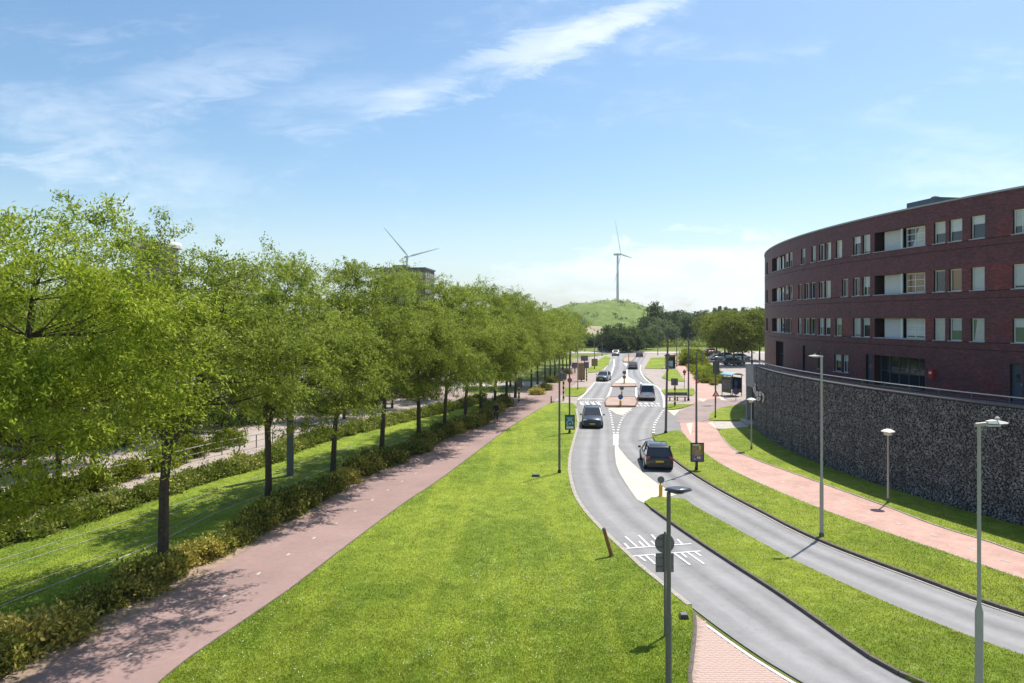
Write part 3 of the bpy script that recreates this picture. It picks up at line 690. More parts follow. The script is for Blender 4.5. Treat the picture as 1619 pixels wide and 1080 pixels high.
    for z0, z1, row in zb:
        ops = []
        if row:
            l, top = rows[row]; wz0, wz1 = top-1.32, top
            for k, (a, b) in enumerate(l):
                f0, f1 = phi_px(b), phi_px(a); ops.append((f0, f1, wz0, wz1, 'w', panes[row][k % len(panes[row])]))
            for a, b in extra: ops.append((phi_px(b), phi_px(a), wz0, wz1, 'w', 's'))
            ops.append((phi_px(1160+1022/3.375), phi_px(1160+752/3.375), wz0, wz1, 'l', {3: 's', 2: 'a', 1: 'g'}[row]))
            e = phi_px(1160+268/3.375); f = phi_px(1160+205/3.375); ops.append((e, f, wz0, wz1, 'l', 's'))
            ops.append((phi_px(1214.0)+.0, phi_px(1214.0)+.014, wz0, wz1, 'w', 'd')); ops.append((phi_px(1214.0)+.02, phi_px(1214.0)+.034, wz0, wz1, 'w', 'd'))
        else:
            g0 = [(1160+750/3.375, 1160+1020/3.375, 5.2, 7.25, 'G', 'd'), (1160+705/3.375, 1160+735/3.375, 5.2, 7.25, 'd', 's'), (1460/3.375+1160+4, 1160+1540/3.375, 5.2, 7.3, 'd', 's'),
                  (1160+537/3.375, 1160+573/3.375, 5.75, 7.05, 'w', 's'), (1160+580/3.375, 1160+612/3.375, 5.75, 7.05, 'w', 's'), (1160+452/3.375, 1160+468/3.375, 5.75, 7.05, 'w', 'd'), (1160+368/3.375, 1160+384/3.375, 5.2, 7.5, 'd', 'd'),
                  (1160+225/3.375, 1160+265/3.375, 5.2, 7.6, 'G', 'd')]
            for a, b, c, d, t, k in g0: ops.append((phi_px(b), phi_px(a), c, d, t, k))
        ops.sort(); cur = P0
        for f0, f1, a, b, t, k in ops:
            if f1-f0 < .002 or f0 < cur: continue
            wallquad(cur, f0, z0, z1); wallquad(f0, f1, z0, a); wallquad(f0, f1, b, z1)
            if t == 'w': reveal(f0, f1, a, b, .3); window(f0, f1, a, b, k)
            elif t == 'l': loggia(f0, f1, a, b, k)
            elif t == 'G':
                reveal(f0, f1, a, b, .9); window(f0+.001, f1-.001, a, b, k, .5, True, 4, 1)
            elif t == 'd':
                reveal(f0, f1, a, b, .35); c = (f0+f1)/2; w = (f1-f0)*RF
                n = MB(); n.box((0, 0, (b-a)/2), (w, .06, b-a)); o = n.obj('door', M['frame_dark'], root); o.location = L(c, RF-.2, a); o.rotation_euler = (0, 0, -c-PI/2)
                n = MB(); n.box((0, -.04, 1.35), (min(.34, w*.3), .03, .42)); n.obj('door_window', M['pane_dark'], o)
                n = MB(); n.box((w*.32, -.06, 1.0), (.05, .06, .16)); n.obj('handle', M['steel'], o)
            cur = f1
        wallquad(cur, P1, z0, z1)
    # end walls and back
    for a in (P0, P1):
        p = [L(a, RF, BASE), L(a, RF-12, BASE), L(a, RF-12, ROOF), L(a, RF, ROOF)]; u = [(0, BASE), (12, BASE), (12, ROOF), (0, ROOF)]
        mb.poly(p if a > 0 else p[::-1], u if a > 0 else u[::-1])
    for i in range(24):
        p, s = P0+(P1-P0)*i/24, P0+(P1-P0)*(i+1)/24
        mb.poly([L(p, RF-12, BASE), L(s, RF-12, BASE), L(s, RF-12, ROOF), L(p, RF-12, ROOF)], [(p*56, BASE), (s*56, BASE), (s*56, ROOF), (p*56, ROOF)])
    mb.obj('wall', M['brick'], root)
    def ring(name, r0, r1, z0, z1, m, n=70, par=root, a0=P0, a1=P1, org=ox, cf=cyl):
        q = MB()
        for i in range(n):
            p, s = a0+(a1-a0)*i/n, a0+(a1-a0)*(i+1)/n; K = [cf(p, r0, z0)-org, cf(s, r0, z0)-org, cf(s, r1, z0)-org, cf(p, r1, z0)-org]; T = [x+Vector((0, 0, z1-z0)) for x in K]
            q.poly(T[::-1] if r0 > r1 else T); q.poly([K[1], K[0], T[0], T[1]]); q.poly([K[3], K[2], T[2], T[3]]); q.poly(K)
            if i == 0: q.poly([K[0], K[3], T[3], T[0]])
            if i == n-1: q.poly([K[2], K[1], T[1], T[2]])
        return q.obj(name, m, par)
    ring('roof_edge', RF+.06, RF-.35, ROOF, ROOF+.10, M['sill']); ring('roof', RF-.35, RF-12, ROOF-.3, ROOF-.05, M['roof'])
    n = MB(); pc = (phi_px(1437, RF-1.5)+phi_px(1482, RF-1.5))/2
    n.box((0, 0, .42), (2.7, 1.6, .84)); o = n.obj('roof_cabin', M['frame_dark'], root); o.location = L(pc, RF-2.2, ROOF-.1); o.rotation_euler = (0, 0, -pc-PI/2)
    n = MB(); n.lathe([(.10, 0), (.10, .12), (.24, .16), (.24, .2), (.1, .22), (.07, .26)], (0, 0, 0), 12); o2 = n.obj('roof_vent', M['pole_light'], root); o2.location = L(pc-.004, RF-2.2, ROOF+.74)
    n = MB(); n.box((0, 0, 0), (.3, .18, .55)); o = n.obj('red_post_box', M['red'], root); pp = phi_px(1475); o.location = L(pp, RF+.1, 6.35); o.rotation_euler = (0, 0, -pp-PI/2)
    n = MB(); n.box((0, -.1, .08), (.2, .02, .14)); n.obj('box_label', M['sign_white'], o)
    # pitched texture: soldier course lines over and under the bands
    for z in (8.42, 11.36, 14.32, 8.0, 10.95, 13.9): 
        q = ring('brick_course', RF+.012, RF-.02, z-.03, z+.012, M['brick_line'], 90)
    return root, ring
M['brick_line'] = simple('brick_course', (.036, .014, .016), .8, var=.2)
BLD, ring = build_facade()
# gabion retaining wall: its own, tighter curve
CW, RW = Vector((72.6, 52.0, 0)), 52.2
def cw(phi, r, z=0): return Vector((CW.x-r*math.cos(phi), CW.y+r*math.sin(phi), z))
def wphi(px, r):
    t = (px-CX)/F; a = 1+t*t; b = -2*(CW.x*t+CW.y); c = CW.x**2+CW.y**2-r*r; d = max(b*b-4*a*c, 0); return math.asin(max(-1, min(1, ((-b-math.sqrt(d))/(2*a)-CW.y)/r)))
def gabion():
    a0, a1, aE = -.66, .226, .292; HT = 5.58
    org = cw(0, RW); root = empty('gabion_wall', org, 0, 'tall curved retaining wall of dark stones in wire baskets below the brick building', 'wall')
    rg_ = lambda nm, r0, r1, z0, z1, m, b0=a0, b1=a1, n=80: ring(nm, r0, r1, z0, z1, m, n, root, b0, b1, org, cw)
    rg_('wall_core', RW, RW-.8, 0, HT, M['gabion_back']); rg_('coping', RW+.05, RW-.8, HT+.002, HT+.07, M['cap'])
    # terrace floor between the wall and the building
    n = 80; mb = MB()
    for i in range(n):
        p, q = a0+(aE-a0)*i/n, a0+(aE-a0)*(i+1)/n; K = []
        for t in (p, q):
            w = cw(t, RW-.7); f = math.asin(max(-1, min(1, (w.y-CC.y)/RF))); b = cyl(f, RF-1.0); K.append((w, b))
        mb.poly([(K[0][0]-org+Vector((0, 0, 4.9))), (K[0][1]-org+Vector((0, 0, 4.9))), (K[1][1]-org+Vector((0, 0, 4.9))), (K[1][0]-org+Vector((0, 0, 4.9)))])
    mb.obj('terrace_floor', M['cap'], root)
    base = np.array([[1,0,0],[-1,0,0],[0,1,0],[0,-1,0],[0,0,1],[0,0,-1]], float); tri = np.array([[0,2,4],[2,1,4],[1,3,4],[3,0,4],[2,0,5],[1,2,5],[3,1,5],[0,3,5]])
    for nm, mt, near in (('stone', M['stone_a'], 0), ('pale_stone', M['stone_b'], 1)):
        sx = .12; cols = int((a1-a0)*RW/sx); rows_ = int(HT/(sx*.85)); gi, gj = np.meshgrid(np.arange(cols), np.arange(rows_)); gi = gi.ravel(); gj = gj.ravel()
        st = np.random.default_rng(5); sel = st.random(len(gi)) < .70; sel = sel if near == 0 else ~sel
        gi, gj = gi[sel], gj[sel]; k = len(gi)
        ph = a0+(gi+.5+.5*(gj % 2)+RNG.uniform(-.3, .3, k))*sx/RW; z = (gj+.5+RNG.uniform(-.3, .3, k))*sx*.85; r = RW+RNG.uniform(-.03, .05, k)
        sc = RNG.uniform(.048, .085, (k, 3)); rot = RNG.uniform(0, 6.28, k)
        pts = base[None]*sc[:, None, :]+RNG.normal(0, .012, (k, 6, 3)); c, s = np.cos(rot)[:, None], np.sin(rot)[:, None]
        y, zz_ = pts[:, :, 1]*c-pts[:, :, 2]*s, pts[:, :, 1]*s+pts[:, :, 2]*c; x = pts[:, :, 0]
        rr = r[:, None]+x*.8; pp = ph[:, None]+y/RW
        co = np.stack([CW.x-rr*np.cos(pp)-org.x, CW.y+rr*np.sin(pp)-org.y, z[:, None]+zz_], 2)
        me = bpy.data.meshes.new(nm); nf = k*8; idx = (tri[None]+(np.arange(k)*6)[:, None, None]).reshape(-1)
        me.vertices.add(k*6); me.vertices.foreach_set('co', co.astype(np.float32).ravel()); me.loops.add(nf*3); me.loops.foreach_set('vertex_index', idx.astype(np.int32)); me.polygons.add(nf)
        me.polygons.foreach_set('loop_start', np.arange(0, nf*3, 3, dtype=np.int32)); me.materials.append(mt); me.update(calc_edges=True)
        tag(link(nm, me, root), kind='stuff')
    for i in range(int((a1-a0)*RW/2)+1):
        p = a0+i*2/RW; o = MB().box((0, 0, HT/2), (.012, .012, HT)).obj('basket_wire', M['gabion_back'], root); o.location = cw(p, RW+.10)-org; o.rotation_euler = (0, 0, -p)
    for k in range(1, 6):
        pts = [cw(a0+(a1-a0)*i/70, RW+.10, HT*k/6)-org for i in range(71)]; MB().tube(pts, .008, 4).obj('basket_wire', M['gabion_back'], root)
    # concrete beam over a dark opening at the far end, on a pale footing
    e0 = cw(a1, RW); dr = Vector((.095, 1, 0)).normalized(); nn = Vector((dr.y, -dr.x, 0)); an = math.atan2(dr.y, dr.x); L_e = 3.3
    def endbox(nm, t0, t1, d0, d1, z0, z1, m):
        c = e0+dr*(t0+t1)/2+nn*(d0+d1)/2+Vector((0, 0, (z0+z1)/2))-org; o = MB().box((0, 0, 0), (t1-t0, d1-d0, z1-z0)).obj(nm, M[m], root); o.location = c; o.rotation_euler = (0, 0, an)
    endbox('end_beam', .06, L_e, -.02, 1.3, 3.5, HT-.1, 'concrete'); endbox('doorway', .06, L_e-.3, .5, 1.2, .3, 3.498, 'black'); endbox('end_post', L_e-.28, L_e, .0, 1.3, .3, 3.498, 'concrete'); endbox('footing', .06, L_e+.25, -.5, 1.3, 0, .298, 'slab')
    gm, g2 = MB(), MB()
    def on(px, py, r):
        f = wphi(px, r); p = cw(f, r); p.z = H-(py-HY)*p.y/F; return p-org
    L_ = [[(1190.5,614),(1192,611),(1194,611.5),(1195,616),(1193.5,621),(1191.5,620)], [(1194,622),(1195.5,618.5),(1198,619),(1199,623),(1197.5,627),(1195,626.5)], [(1199.5,620),(1202,618.5),(1204,620),(1203.8,624.5),(1201.5,627),(1199.8,625)],
          [(1195.5,629),(1199,627.5),(1202.5,629),(1202,632.5),(1199,634),(1196,632.5)], [(1205,621.5),(1207,621.5),(1208.3,626),(1208,632.5),(1206.3,636.5),(1204.8,635),(1206,630)], [(1192.5,607),(1194,605.5),(1195.2,608),(1194.6,610.5),(1193,610)]]
    for k, pts in enumerate(L_):
        cx = sum(p[0] for p in pts)/len(pts); cy = sum(p[1] for p in pts)/len(pts)
        a = MB(); a.poly([on(cx+(x-cx)*1.3, cy+(y-cy)*1.3, RW+.135) for x, y in pts][::-1]); a.obj('graffiti_outline', M['black'], root)
        a = MB(); a.poly([on(x, y, RW+.142) for x, y in pts][::-1]); a.obj('graffiti_letter', M['pale_paint'], root)
        a = MB(); a.poly([on(cx+(x-cx)*.3, cy+(y-cy)*.35, RW+.149) for x, y in pts][::-1]); a.obj('graffiti_letter_hole', M['black'], root)
    return root
M['pale_paint'] = simple('pale_spray_paint', (.62, .61, .66), .7, var=.2)
GAB = gabion()
rail = empty('terrace_railing', cw(0, RW-.3, 5.6), 0, 'thin grey handrail along the top edge of the curved stone wall', 'railing')
og = rail.location; pts = [cw(-.65+(.22+.65)*i/70, RW-.3, 6.02)-og for i in range(71)]+[cw(.226, RW-.5, 6.02)+Vector((.3, 3.1, 0))-og]
MB().tube(pts, .03, 6).obj('handrail', M['steel'], rail)
MB().tube([p-Vector((0, 0, .22)) for p in pts], .012, 5).obj('lower_rail', M['pole_grey'], rail)
pm = MB().box((0, 0, .22), (.035, .035, .45)).me('post', M['pole_grey'])
for i in range(0, 71, 3):
    o = link('post', pm, rail); p = pts[i]; o.location = (p.x, p.y, 0)
# ------------------------------------------------------------------ trees, hedges, shrubs
def leaves(cen, nor, L, Wd, rg, droop=.25):
    """one pointed leaf spray (a 4-point blade) per centre"""
    k = len(cen); d = rg.normal(0, 1, (k, 3)); d[:, 2] -= droop*1.5; d += nor*.9; d /= np.linalg.norm(d, axis=1)[:, None]
    up = rg.normal(0, .55, (k, 3)); up[:, 2] += 1; s = np.cross(d, up); s /= np.linalg.norm(s, axis=1)[:, None]+1e-9
    l = L*rg.uniform(.6, 1.25, k)[:, None]; w = Wd*rg.uniform(.7, 1.25, k)[:, None]; co = np.zeros((k, 4, 3))
    co[:, 0] = cen-d*l*.5; co[:, 1] = cen-d*l*.05+s*w*.5; co[:, 2] = cen+d*l*.5; co[:, 3] = cen-d*l*.05-s*w*.5
    return co
def tree_mesh(seed, height, cr, th, ncl, nleaf, L, Wd, lm, trunk_r=.16, fork=True, flat=.8, bark='bark', sides=7, shape='round', clr=.62, nl=None, lowc=.95, twigs=14, off=0.0, a0=None, gap=False):
    rg = np.random.default_rng(seed); rnd = random.Random(seed)
    w = MB(); lean = rnd.uniform(-.15, .15)
    base = [Vector((0, 0, -.1)), Vector((.02, 0, th*.3)), Vector((lean*.4, rnd.uniform(-.05, .05), th*.7)), Vector((lean, rnd.uniform(-.1, .1), th))]
    w.tube(base, [trunk_r*1.25, trunk_r, trunk_r*.92, trunk_r*.88], sides+1, False)
    top = base[-1]; limbs = []
    nl = nl or (3 if fork else 1); a0 = rnd.uniform(0, 6.28) if a0 is None else a0
    for i in range(nl):
        a = a0+i*2*PI/nl+rnd.uniform(-.4, .4); sp = cr*(rnd.uniform(.22, .42) if fork else .05); hh = height*rnd.uniform(.82, .92)
        pts = [top-Vector((0, 0, .15))]; m = 7
        for k in range(1, m+1):
            t = k/m; rr = sp*(t**.75); wob = .18*math.sin(t*9+i*2)
            pts.append(Vector((top.x+off*t*.8+rr*math.cos(a)+wob*math.sin(a), top.y+rr*math.sin(a)-wob*math.cos(a), th+(hh-th)*t)))
        rad = [trunk_r*.72*(1-.9*k/m)+.008 for k in range(m+1)]
        w.tube(pts, rad, sides, False); limbs.append((pts, rad))
    # clusters of foliage over an uneven crown
    cz = (height+th)/2; hz = (height-th)/2; lob = rg.normal(0, 1, (9, 3)); lob /= np.linalg.norm(lob, axis=1)[:, None]; la = rg.uniform(-.2, .3, 9)
    C = []; tries = 0
    while len(C) < ncl and tries < ncl*30:
        tries += 1
        d = rg.normal(0, 1, 3); d /= np.linalg.norm(d); r = rg.random()**.42
        bump = 1+sum(a*max(0, float(d@q))**4 for a, q in zip(la, lob))
        if shape == 'round':
            e = cr*bump*(1.0 if d[2] > -.2 else .92); p = np.array([d[0]*r*e, d[1]*r*e, cz+d[2]*r*hz*bump*.98])
            if p[2] > cz+hz*.25: p[:2] *= 1-.28*(p[2]-cz-hz*.25)/hz
        else:
            z = rg.random(); e = cr*(math.sin(PI*min(1, .12+.88*z)**.8)*.95+.05); a = rg.uniform(0, 6.28); rr = e*rg.random()**.5
            p = np.array([rr*math.cos(a), rr*math.sin(a), th+z*(height-th)])
        if any(np.linalg.norm(p-q) < cr*.115 for q in C[-40:]): continue
        if gap and p[2] < th+3.6 and abs(p[0]) < cr*.5 and p[1] < cr*.25: continue
        p = p+np.array([off*min(1, max(0, (p[2]-th)/3+.4)), 0, 0]); C.append(p)
    C = np.array(C)
    for j, p in enumerate(C):
        pv = Vector(p); best = None
        for pts, rad in limbs:
            for k in range(1, len(pts)):
                q = pts[k]
                if q.z > pv.z-.1*cr: continue
                dd = (q-pv).length
                if best is None or dd < best[0]: best = (dd, q, rad[k])
        if best is None: best = (0, limbs[0][0][1], limbs[0][1][1])
        q = best[1]; dd = (q-pv).length
        mid_ = q.lerp(pv, .5)+Vector((rnd.uniform(-.1, .1), rnd.uniform(-.1, .1), -.04*dd))*1.5
        r0 = min(best[2]*.55, .012+.011*dd)
        w.tube([q, mid_, pv], [r0, r0*.6, .008], 4, False)
    per = nleaf//len(C); cen = []; nor = []
    for p in C:
        k = max(8, int(per*rg.uniform(.6, 1.4))); s = cr*.16*rg.uniform(.8, 1.3)*clr/.62; nt = twigs
        o = p.copy(); o[2] -= cz; o /= np.linalg.norm(o)+1e-6
        d = rg.normal(0, 1, (nt, 3)); d[:, 2] *= .45; d += o*.55; d[:, 2] += .12; d /= np.linalg.norm(d, axis=1)[:, None]
        # leafy twigs fan out of the branch end and droop at their tips
        i = rg.integers(0, nt, k); t = rg.uniform(.08, 1, k)**.8; ln = s*rg.uniform(1.5, 2.6, nt)
        q = d[i]*(t*ln[i])[:, None]; q[:, 2] -= (t**2)*ln[i]*.28; q += rg.normal(0, .085, (k, 3))*s/.5*(1.1-.4*t)[:, None]
        cen.append(p+q); nor.append(d[i]+np.array([0, 0, -.25])*t[:, None])
    cen = np.concatenate(cen); nor = np.concatenate(nor); nor /= np.linalg.norm(nor, axis=1)[:, None]+1e-6
    cen[:, 2] = np.where(cen[:, 2] < th*lowc, th*lowc+(th*lowc-cen[:, 2])*.5, cen[:, 2])
    co = leaves(cen, nor, L, Wd, rg)
    return w.me('trunk', M[bark], True), quads_mesh('crown', co, M[lm])
def plant(name, mesh2, loc, rz, sc, label, cat='tree', group=None, zs=1.0, tilt=0.0):
    o = empty(name, loc, rz, label, cat, group)
    t = link('trunk', mesh2[0], o); c = link('crown', mesh2[1], o)
    o.scale = (sc, sc, sc*zs)
    if tilt: o.rotation_euler = (Matrix.Rotation(tilt, 3, 'Y') @ Matrix.Rotation(rz, 3, 'Z')).to_euler()
    return o
def T(*a, **k): return tree_mesh(*a, **k)
locust = [T(101, 12.3, 4.2, 4.7, 100, 78000, .17, .055, 'leaf_locust', .20, nl=2, lowc=.98, off=1.0, a0=.1, gap=True),
          T(102, 13.1, 4.0, 4.2, 95, 64000, .18, .058, 'leaf_locust', .17, off=1.4),
          T(103, 12.9, 3.9, 4.0, 92, 60000, .18, .058, 'leaf_locust', .16, off=1.5),
          T(104, 13.1, 4.0, 4.2, 95, 64000, .18, .058, 'leaf_locust', .17, fork=False, off=1.4)]
near0 = T(105, 13.2, 4.2, 4.6, 115, 88000, .155, .05, 'leaf_yellow', .20, lowc=.95, off=1.1)
far_l = T(106, 12.4, 3.7, 3.6, 75, 17000, .32, .10, 'leaf_locust', .15, sides=5)
GR = 'locust trees in the row beside the red cycle path'
row = [((-58,1079), near0, 0.0, 1.0), ((256,912), locust[0], 0.0, 1.0), ((423,800), locust[1], .3, 1.0), ((526,757), locust[2], -.3, 1.04), ((603,724), locust[3], .2, .98), ((661,703), locust[1], -.5, .99),
       ((702,687), locust[2], .5, .99), ((735,671), locust[3], -.4, .96), ((759.6,657), locust[1], .1, .96), ((781.7,647), locust[2], -.2, .98), ((800,640), locust[3], .6, .95), ((814.6,629), locust[1], -.6, .93)]
labs = ['tall bright green locust tree cut off by the left edge of the photograph', 'locust tree with forked leaning trunk, nearest whole trunk in the row beside the cycle path',
        'second locust tree along the cycle path, left of the grey steel column', 'third locust tree along the path, just right of the grey steel column', 'fourth locust tree along the cycle path hedge, slim straight trunk',
        'fifth locust tree along the cycle path hedge, thicker dark trunk', 'sixth locust tree along the cycle path hedge', 'seventh locust tree along the cycle path hedge', 'eighth locust tree along the path, just left of the cyclist',
        'ninth locust tree along the path, behind the cyclist', 'tenth locust tree along the path, before the side street', 'locust tree right before the striped post where the side street crosses']
for (px, m, rz, sc), lb in zip(row, labs): plant('locust_tree', m, G(*px), rz, sc, lb, 'tree', GR, tilt=R(1.5))
for k, px in enumerate([(840,613.5),(850,608),(862,602),(870,599),(877,595),(884,590),(890,586),(896,582),(902,577)]):
    plant('locust_tree', far_l, G(*px), k*1.3, random.uniform(.86, .98), f'{nth(k)} distant locust tree of the path row beyond the side street', 'tree', 'far locust trees beyond the side street')
# trees on and behind the plaza
pl = [((93,794), locust[1], 1, .86, 'locust tree growing out of the far hedge behind the tree at the left edge'), ((30,760), locust[2], 2, .92, 'plaza tree near a parked car at the left edge, behind the far hedge'),
      ((147,734), locust[3], 3, .86, 'tree standing on the pink plaza behind the forked tree'), ((-60,745), locust[1], 3.5, .95, 'tree at the far left of the plaza cut by the photo edge'), ((230,700), locust[2], .4, .86, 'tree on the plaza seen left of the forked trunk'),
      ((369,672), locust[3], 4, .9, 'tree on the plaza seen left of the second path tree'), ((300,660), locust[1], 5, .95, 'tree deep in the plaza behind the forked tree crown'), ((544,663), locust[2], 1.4, .88, 'tree on the plaza beyond the railing, right of the third path tree'),
      ((470,650), locust[0], 2.4, .85, 'tree deep in the plaza behind the grey steel column')]
for px, m, rz, sc, lb in pl: plant('plaza_tree', m, G(*px), rz, sc, lb, 'tree', 'trees on the plaza')
for k, px in enumerate([(620,645),(690,632),(120,660),(20,655),(200,650),(-120,690),(400,632),(560,622),(640,612),(720,605),(770,600),(807,612),(500,612),(330,620),(60,625)]):
    plant('plaza_tree', far_l, G(*px), k*.9, random.uniform(.82, 1.0), 'far tree across the plaza, '+('at the left behind the nearest crowns' if px[0] < 150 else 'behind the forked path tree' if px[0] < 350 else 'behind the third path tree' if px[0] < 560 else 'seen between the middle path trunks' if px[0] < 700 else 'beyond the side street')+f', {nth(k)} in that row', 'tree', 'far trees across the plaza')
# junction trees on the right, by the parking
maple = [T(201, 11.4, 4.2, 3.4, 120, 15000, .34, .22, 'leaf_maple', .18, sides=6, clr=.8), T(202, 11.8, 4.0, 3.2, 120, 15000, .34, .22, 'leaf_maple', .17, sides=6, clr=.8)]
for k, (px, lb, sc) in enumerate([((1133,562), 'left of the olive green trees over the parked cars', 1.0), ((1146,571), 'second from the left of the olive green trees over the parked cars', .98), ((1152,567), 'middle one of the olive green trees over the parked cars', 1.05),
        ((1160,579), 'olive green tree standing in front of the black parked car', .9), ((1174,569), 'olive green tree right of the black parked car', 1.02), ((1189,577), 'darker olive green tree against the brick building edge', 1.0), ((1201,570), 'olive green tree partly hidden by the brick building', 1.06), ((1122,556), 'olive tree farthest back over the parking', .95)]):
    plant('parking_tree', maple[k % 2], G(*px), k*1.7, sc, lb if lb[0] != 'l' else 'leftmost of the olive green trees over the parked cars', 'tree', 'trees over the parking')
# background trees
bgd = [T(301, 12, 6.0, 1.2, 90, 7000, .75, .5, 'leaf_dark', .25, sides=5, clr=.9), T(302, 12, 5.0, 1.5, 80, 6000, .75, .5, 'leaf_dark', .22, sides=5, clr=.9)]
bgg = [T(303, 12, 5.0, 1.6, 80, 6000, .8, .45, 'leaf_grey', .22, sides=5, clr=.9), T(304, 12, 4.4, 2.2, 70, 5000, .8, .4, 'leaf_grey', .2, sides=5, clr=.9)]
pop = [T(305, 18, 3.2, 1.5, 80, 5000, .95, .5, 'leaf_grey', .3, fork=False, sides=5, shape='cone', clr=.8), T(306, 18, 3.6, 1.2, 80, 5000, .95, .5, 'leaf_dark', .3, fork=False, sides=5, shape='cone', clr=.8)]
def bgt(name, m, px, ytop, Y, wpx, hw, hh, lb, grp, rz=0):
    X = (px-CX)/F*Y; ht = H+(HY-ytop)/F*Y; o = plant(name, m, (X, Y, 0), rz, 1, lb, 'tree', grp)
    hh *= 1.12; sxy = (wpx/F*Y/2)/hw; o.scale = (sxy, sxy, ht/hh); return o
k = 0
for px, yt, Y, wd in [(962,512,208,30),(978,511,214,30),(994,514,206,30),(1010,518,212,32),(1022,522,222,26),(968,522,203,26),(985,528,202,30),(1006,530,203,28)]:
    bgt('dark_tree', bgd[k % 2], px, yt, Y, wd, 6.0-k % 2, 12, f'{nth(k)} dark round tree of the clump behind the roundabout, below the hill', 'dark trees in the clump below the hill', k); k += 1
for px, yt, Y, wd in [(915,532,240,22),(930,530,236,24),(944,533,238,22),(902,536,240,22)]:
    bgt('dark_tree', bgd[k % 2], px, yt, Y, wd, 5.6, 12, f'low dark tree below the sandy bank, {nth(k-8)} of four left of the dark clump', 'low dark trees below the sandy bank', k); k += 1
for px, yt, Y, wd, kind, lb in [(1036,475,300,34,1,'tallest broad dark tree right of the hill'), (1022,502,290,26,1,'dark tree leaning against the right foot of the hill'), (1046,498,262,34,0,'grey green tree in front of the tallest broad tree'),
        (1064,492,300,28,1,'dark tree behind the tall lamp post'), (1060,510,250,26,0,'grey green tree behind the slim lamp posts'), (1087,498,280,34,1,'dark rounded tree in the middle of the right tree belt'), (1032,512,240,26,0,'pale grey tree right of the dark clump'),
        (1104,508,300,30,0,'pale green tree beside the dark rounded one'), (896,518,300,18,1,'small dark tree at the left foot of the hill')]:
    bgt('belt_tree', (bgd if kind else bgg)[k % 2], px, yt, Y, wd, 5.6 if kind else 5.0, 12, lb, 'trees around the hill foot', k*2.1); k += 1
rr = random.Random(3)
for px in range(1060, 1260, 9):
    bgt('far_tree', (bgg, bgd)[k % 2][k % 2], px+rr.uniform(-3, 3), 493-rr.uniform(-3, 4)-(px-1060)*.02, 430+rr.uniform(-20, 20), 26, 5, 12, f'{nth((px-1060)//9)} rounded tree from the left in the distant belt behind the parking', 'distant belt of trees', k); k += 1
for px in list(range(1128, 1215, 11)):
    bgt('poplar', pop[k % 2], px+rr.uniform(-3, 3), 484-rr.uniform(-3, 5), 400+rr.uniform(-20, 20), 15, 3.4, 18, f'slim poplar above the distant belt, {nth((px-1128)//11)} from the left before the brick building', 'poplars beside the building', k); k += 1
for px, yt, wd in [(820,484,16),(832,480,15),(846,484,14),(855,482,16),(878,484,15),(888,494,10),(805,487,16)]:
    bgt('poplar', pop[1], px, yt, 330+k % 3*8, wd, 3.6, 18, f'dark poplar above the left tree row, at {"the far left" if px < 825 else "the middle" if px < 860 else "the right by the hill"}, {nth((px-800)//8)} place', 'poplars left of the hill', k); k += 1
for px in range(-40, 900, 30):
    bgt('far_tree', (bgg, bgd)[k % 2][k % 2], px+rr.uniform(-6, 6), 500-rr.uniform(0, 8), 300+rr.uniform(-20, 20), 60, 5, 12, f'{nth((px+40)//30)} rounded tree from the left in the belt behind the left tree row', 'distant belt of trees on the left', k); k += 1
# low scrub strip far away (a mass nobody could count)
cen = np.stack([RNG.uniform(-420, 480, 26000), RNG.normal(300, 9, 26000), np.abs(RNG.normal(0, 1.6, 26000))], 1)
tag(link('far_scrub', quads_mesh('far_scrub', leaves(cen, RNG.normal(0, 1, cen.shape), 1.6, 1.0, RNG), M['leaf_grey'])), kind='stuff')
cen = np.stack([RNG.uniform(-30, 190, 12000), RNG.normal(243, 3, 12000), np.abs(RNG.normal(0, 1.1, 12000))], 1)
tag(link('roadside_scrub', quads_mesh('roadside_scrub', leaves(cen, RNG.normal(0, 1, cen.shape), .9, .5, RNG), M['leaf_shrub'])), kind='stuff')
# shrubs ----------------------------------------------------------------
def shrub_mesh(seed, r, h, n, L, Wd, mat):
    rg = np.random.default_rng(seed); w = MB()
    for i in range(9):
        a = rg.uniform(0, 6.28); q = Vector((math.cos(a)*r*.5, math.sin(a)*r*.5, h*.75)); w.tube([(0, 0, -.05), q*.5, q], [.025, .018, .008], 4, False)
    K = 26; d = rg.normal(0, 1, (K, 3)); d[:, 2] = np.abs(d[:, 2])*.9+.05; d /= np.linalg.norm(d, axis=1)[:, None]; c = d*np.array([r*.78, r*.78, h*.8])*rg.uniform(.65, 1.1, (K, 1))
    i = rg.integers(0, K, n); cen = c[i]+rg.normal(0, 1, (n, 3))*np.array([.2, .2, .14])*r; cen[:, 2] = np.abs(cen[:, 2])+.03
    nn = cen/np.linalg.norm(cen, axis=1)[:, None]; nn[:, 2] += .5
    return w.me('stem', M['bark']), quads_mesh('foliage', leaves(cen, nn, L, Wd, rg, -.3), M[mat])
sh = [shrub_mesh(400+i, .95, 1.15, 3000, .17, .09, 'leaf_hedge') for i in range(3)]
shf = [shrub_mesh(410+i, .95, 1.0, 2400, .15, .09, 'leaf_hedge_far') for i in range(2)]
shy = [shrub_mesh(420, 1.0, 1.2, 3400, .15, .09, 'leaf_shrub'), shrub_mesh(421, 1.0, 1.2, 2600, .16, .1, 'leaf_goldshrub')]
ball = shrub_mesh(430, 1.3, 1.9, 3500, .15, .09, 'leaf_dark')
def shrub(m, loc, sc, zs, label, cat, group, name='shrub'):
    o = empty(name, loc, random.uniform(0, 6.28), label, cat, group); link('stem', m[0], o); link('foliage', m[1], o); o.scale = (sc, sc, zs); return o
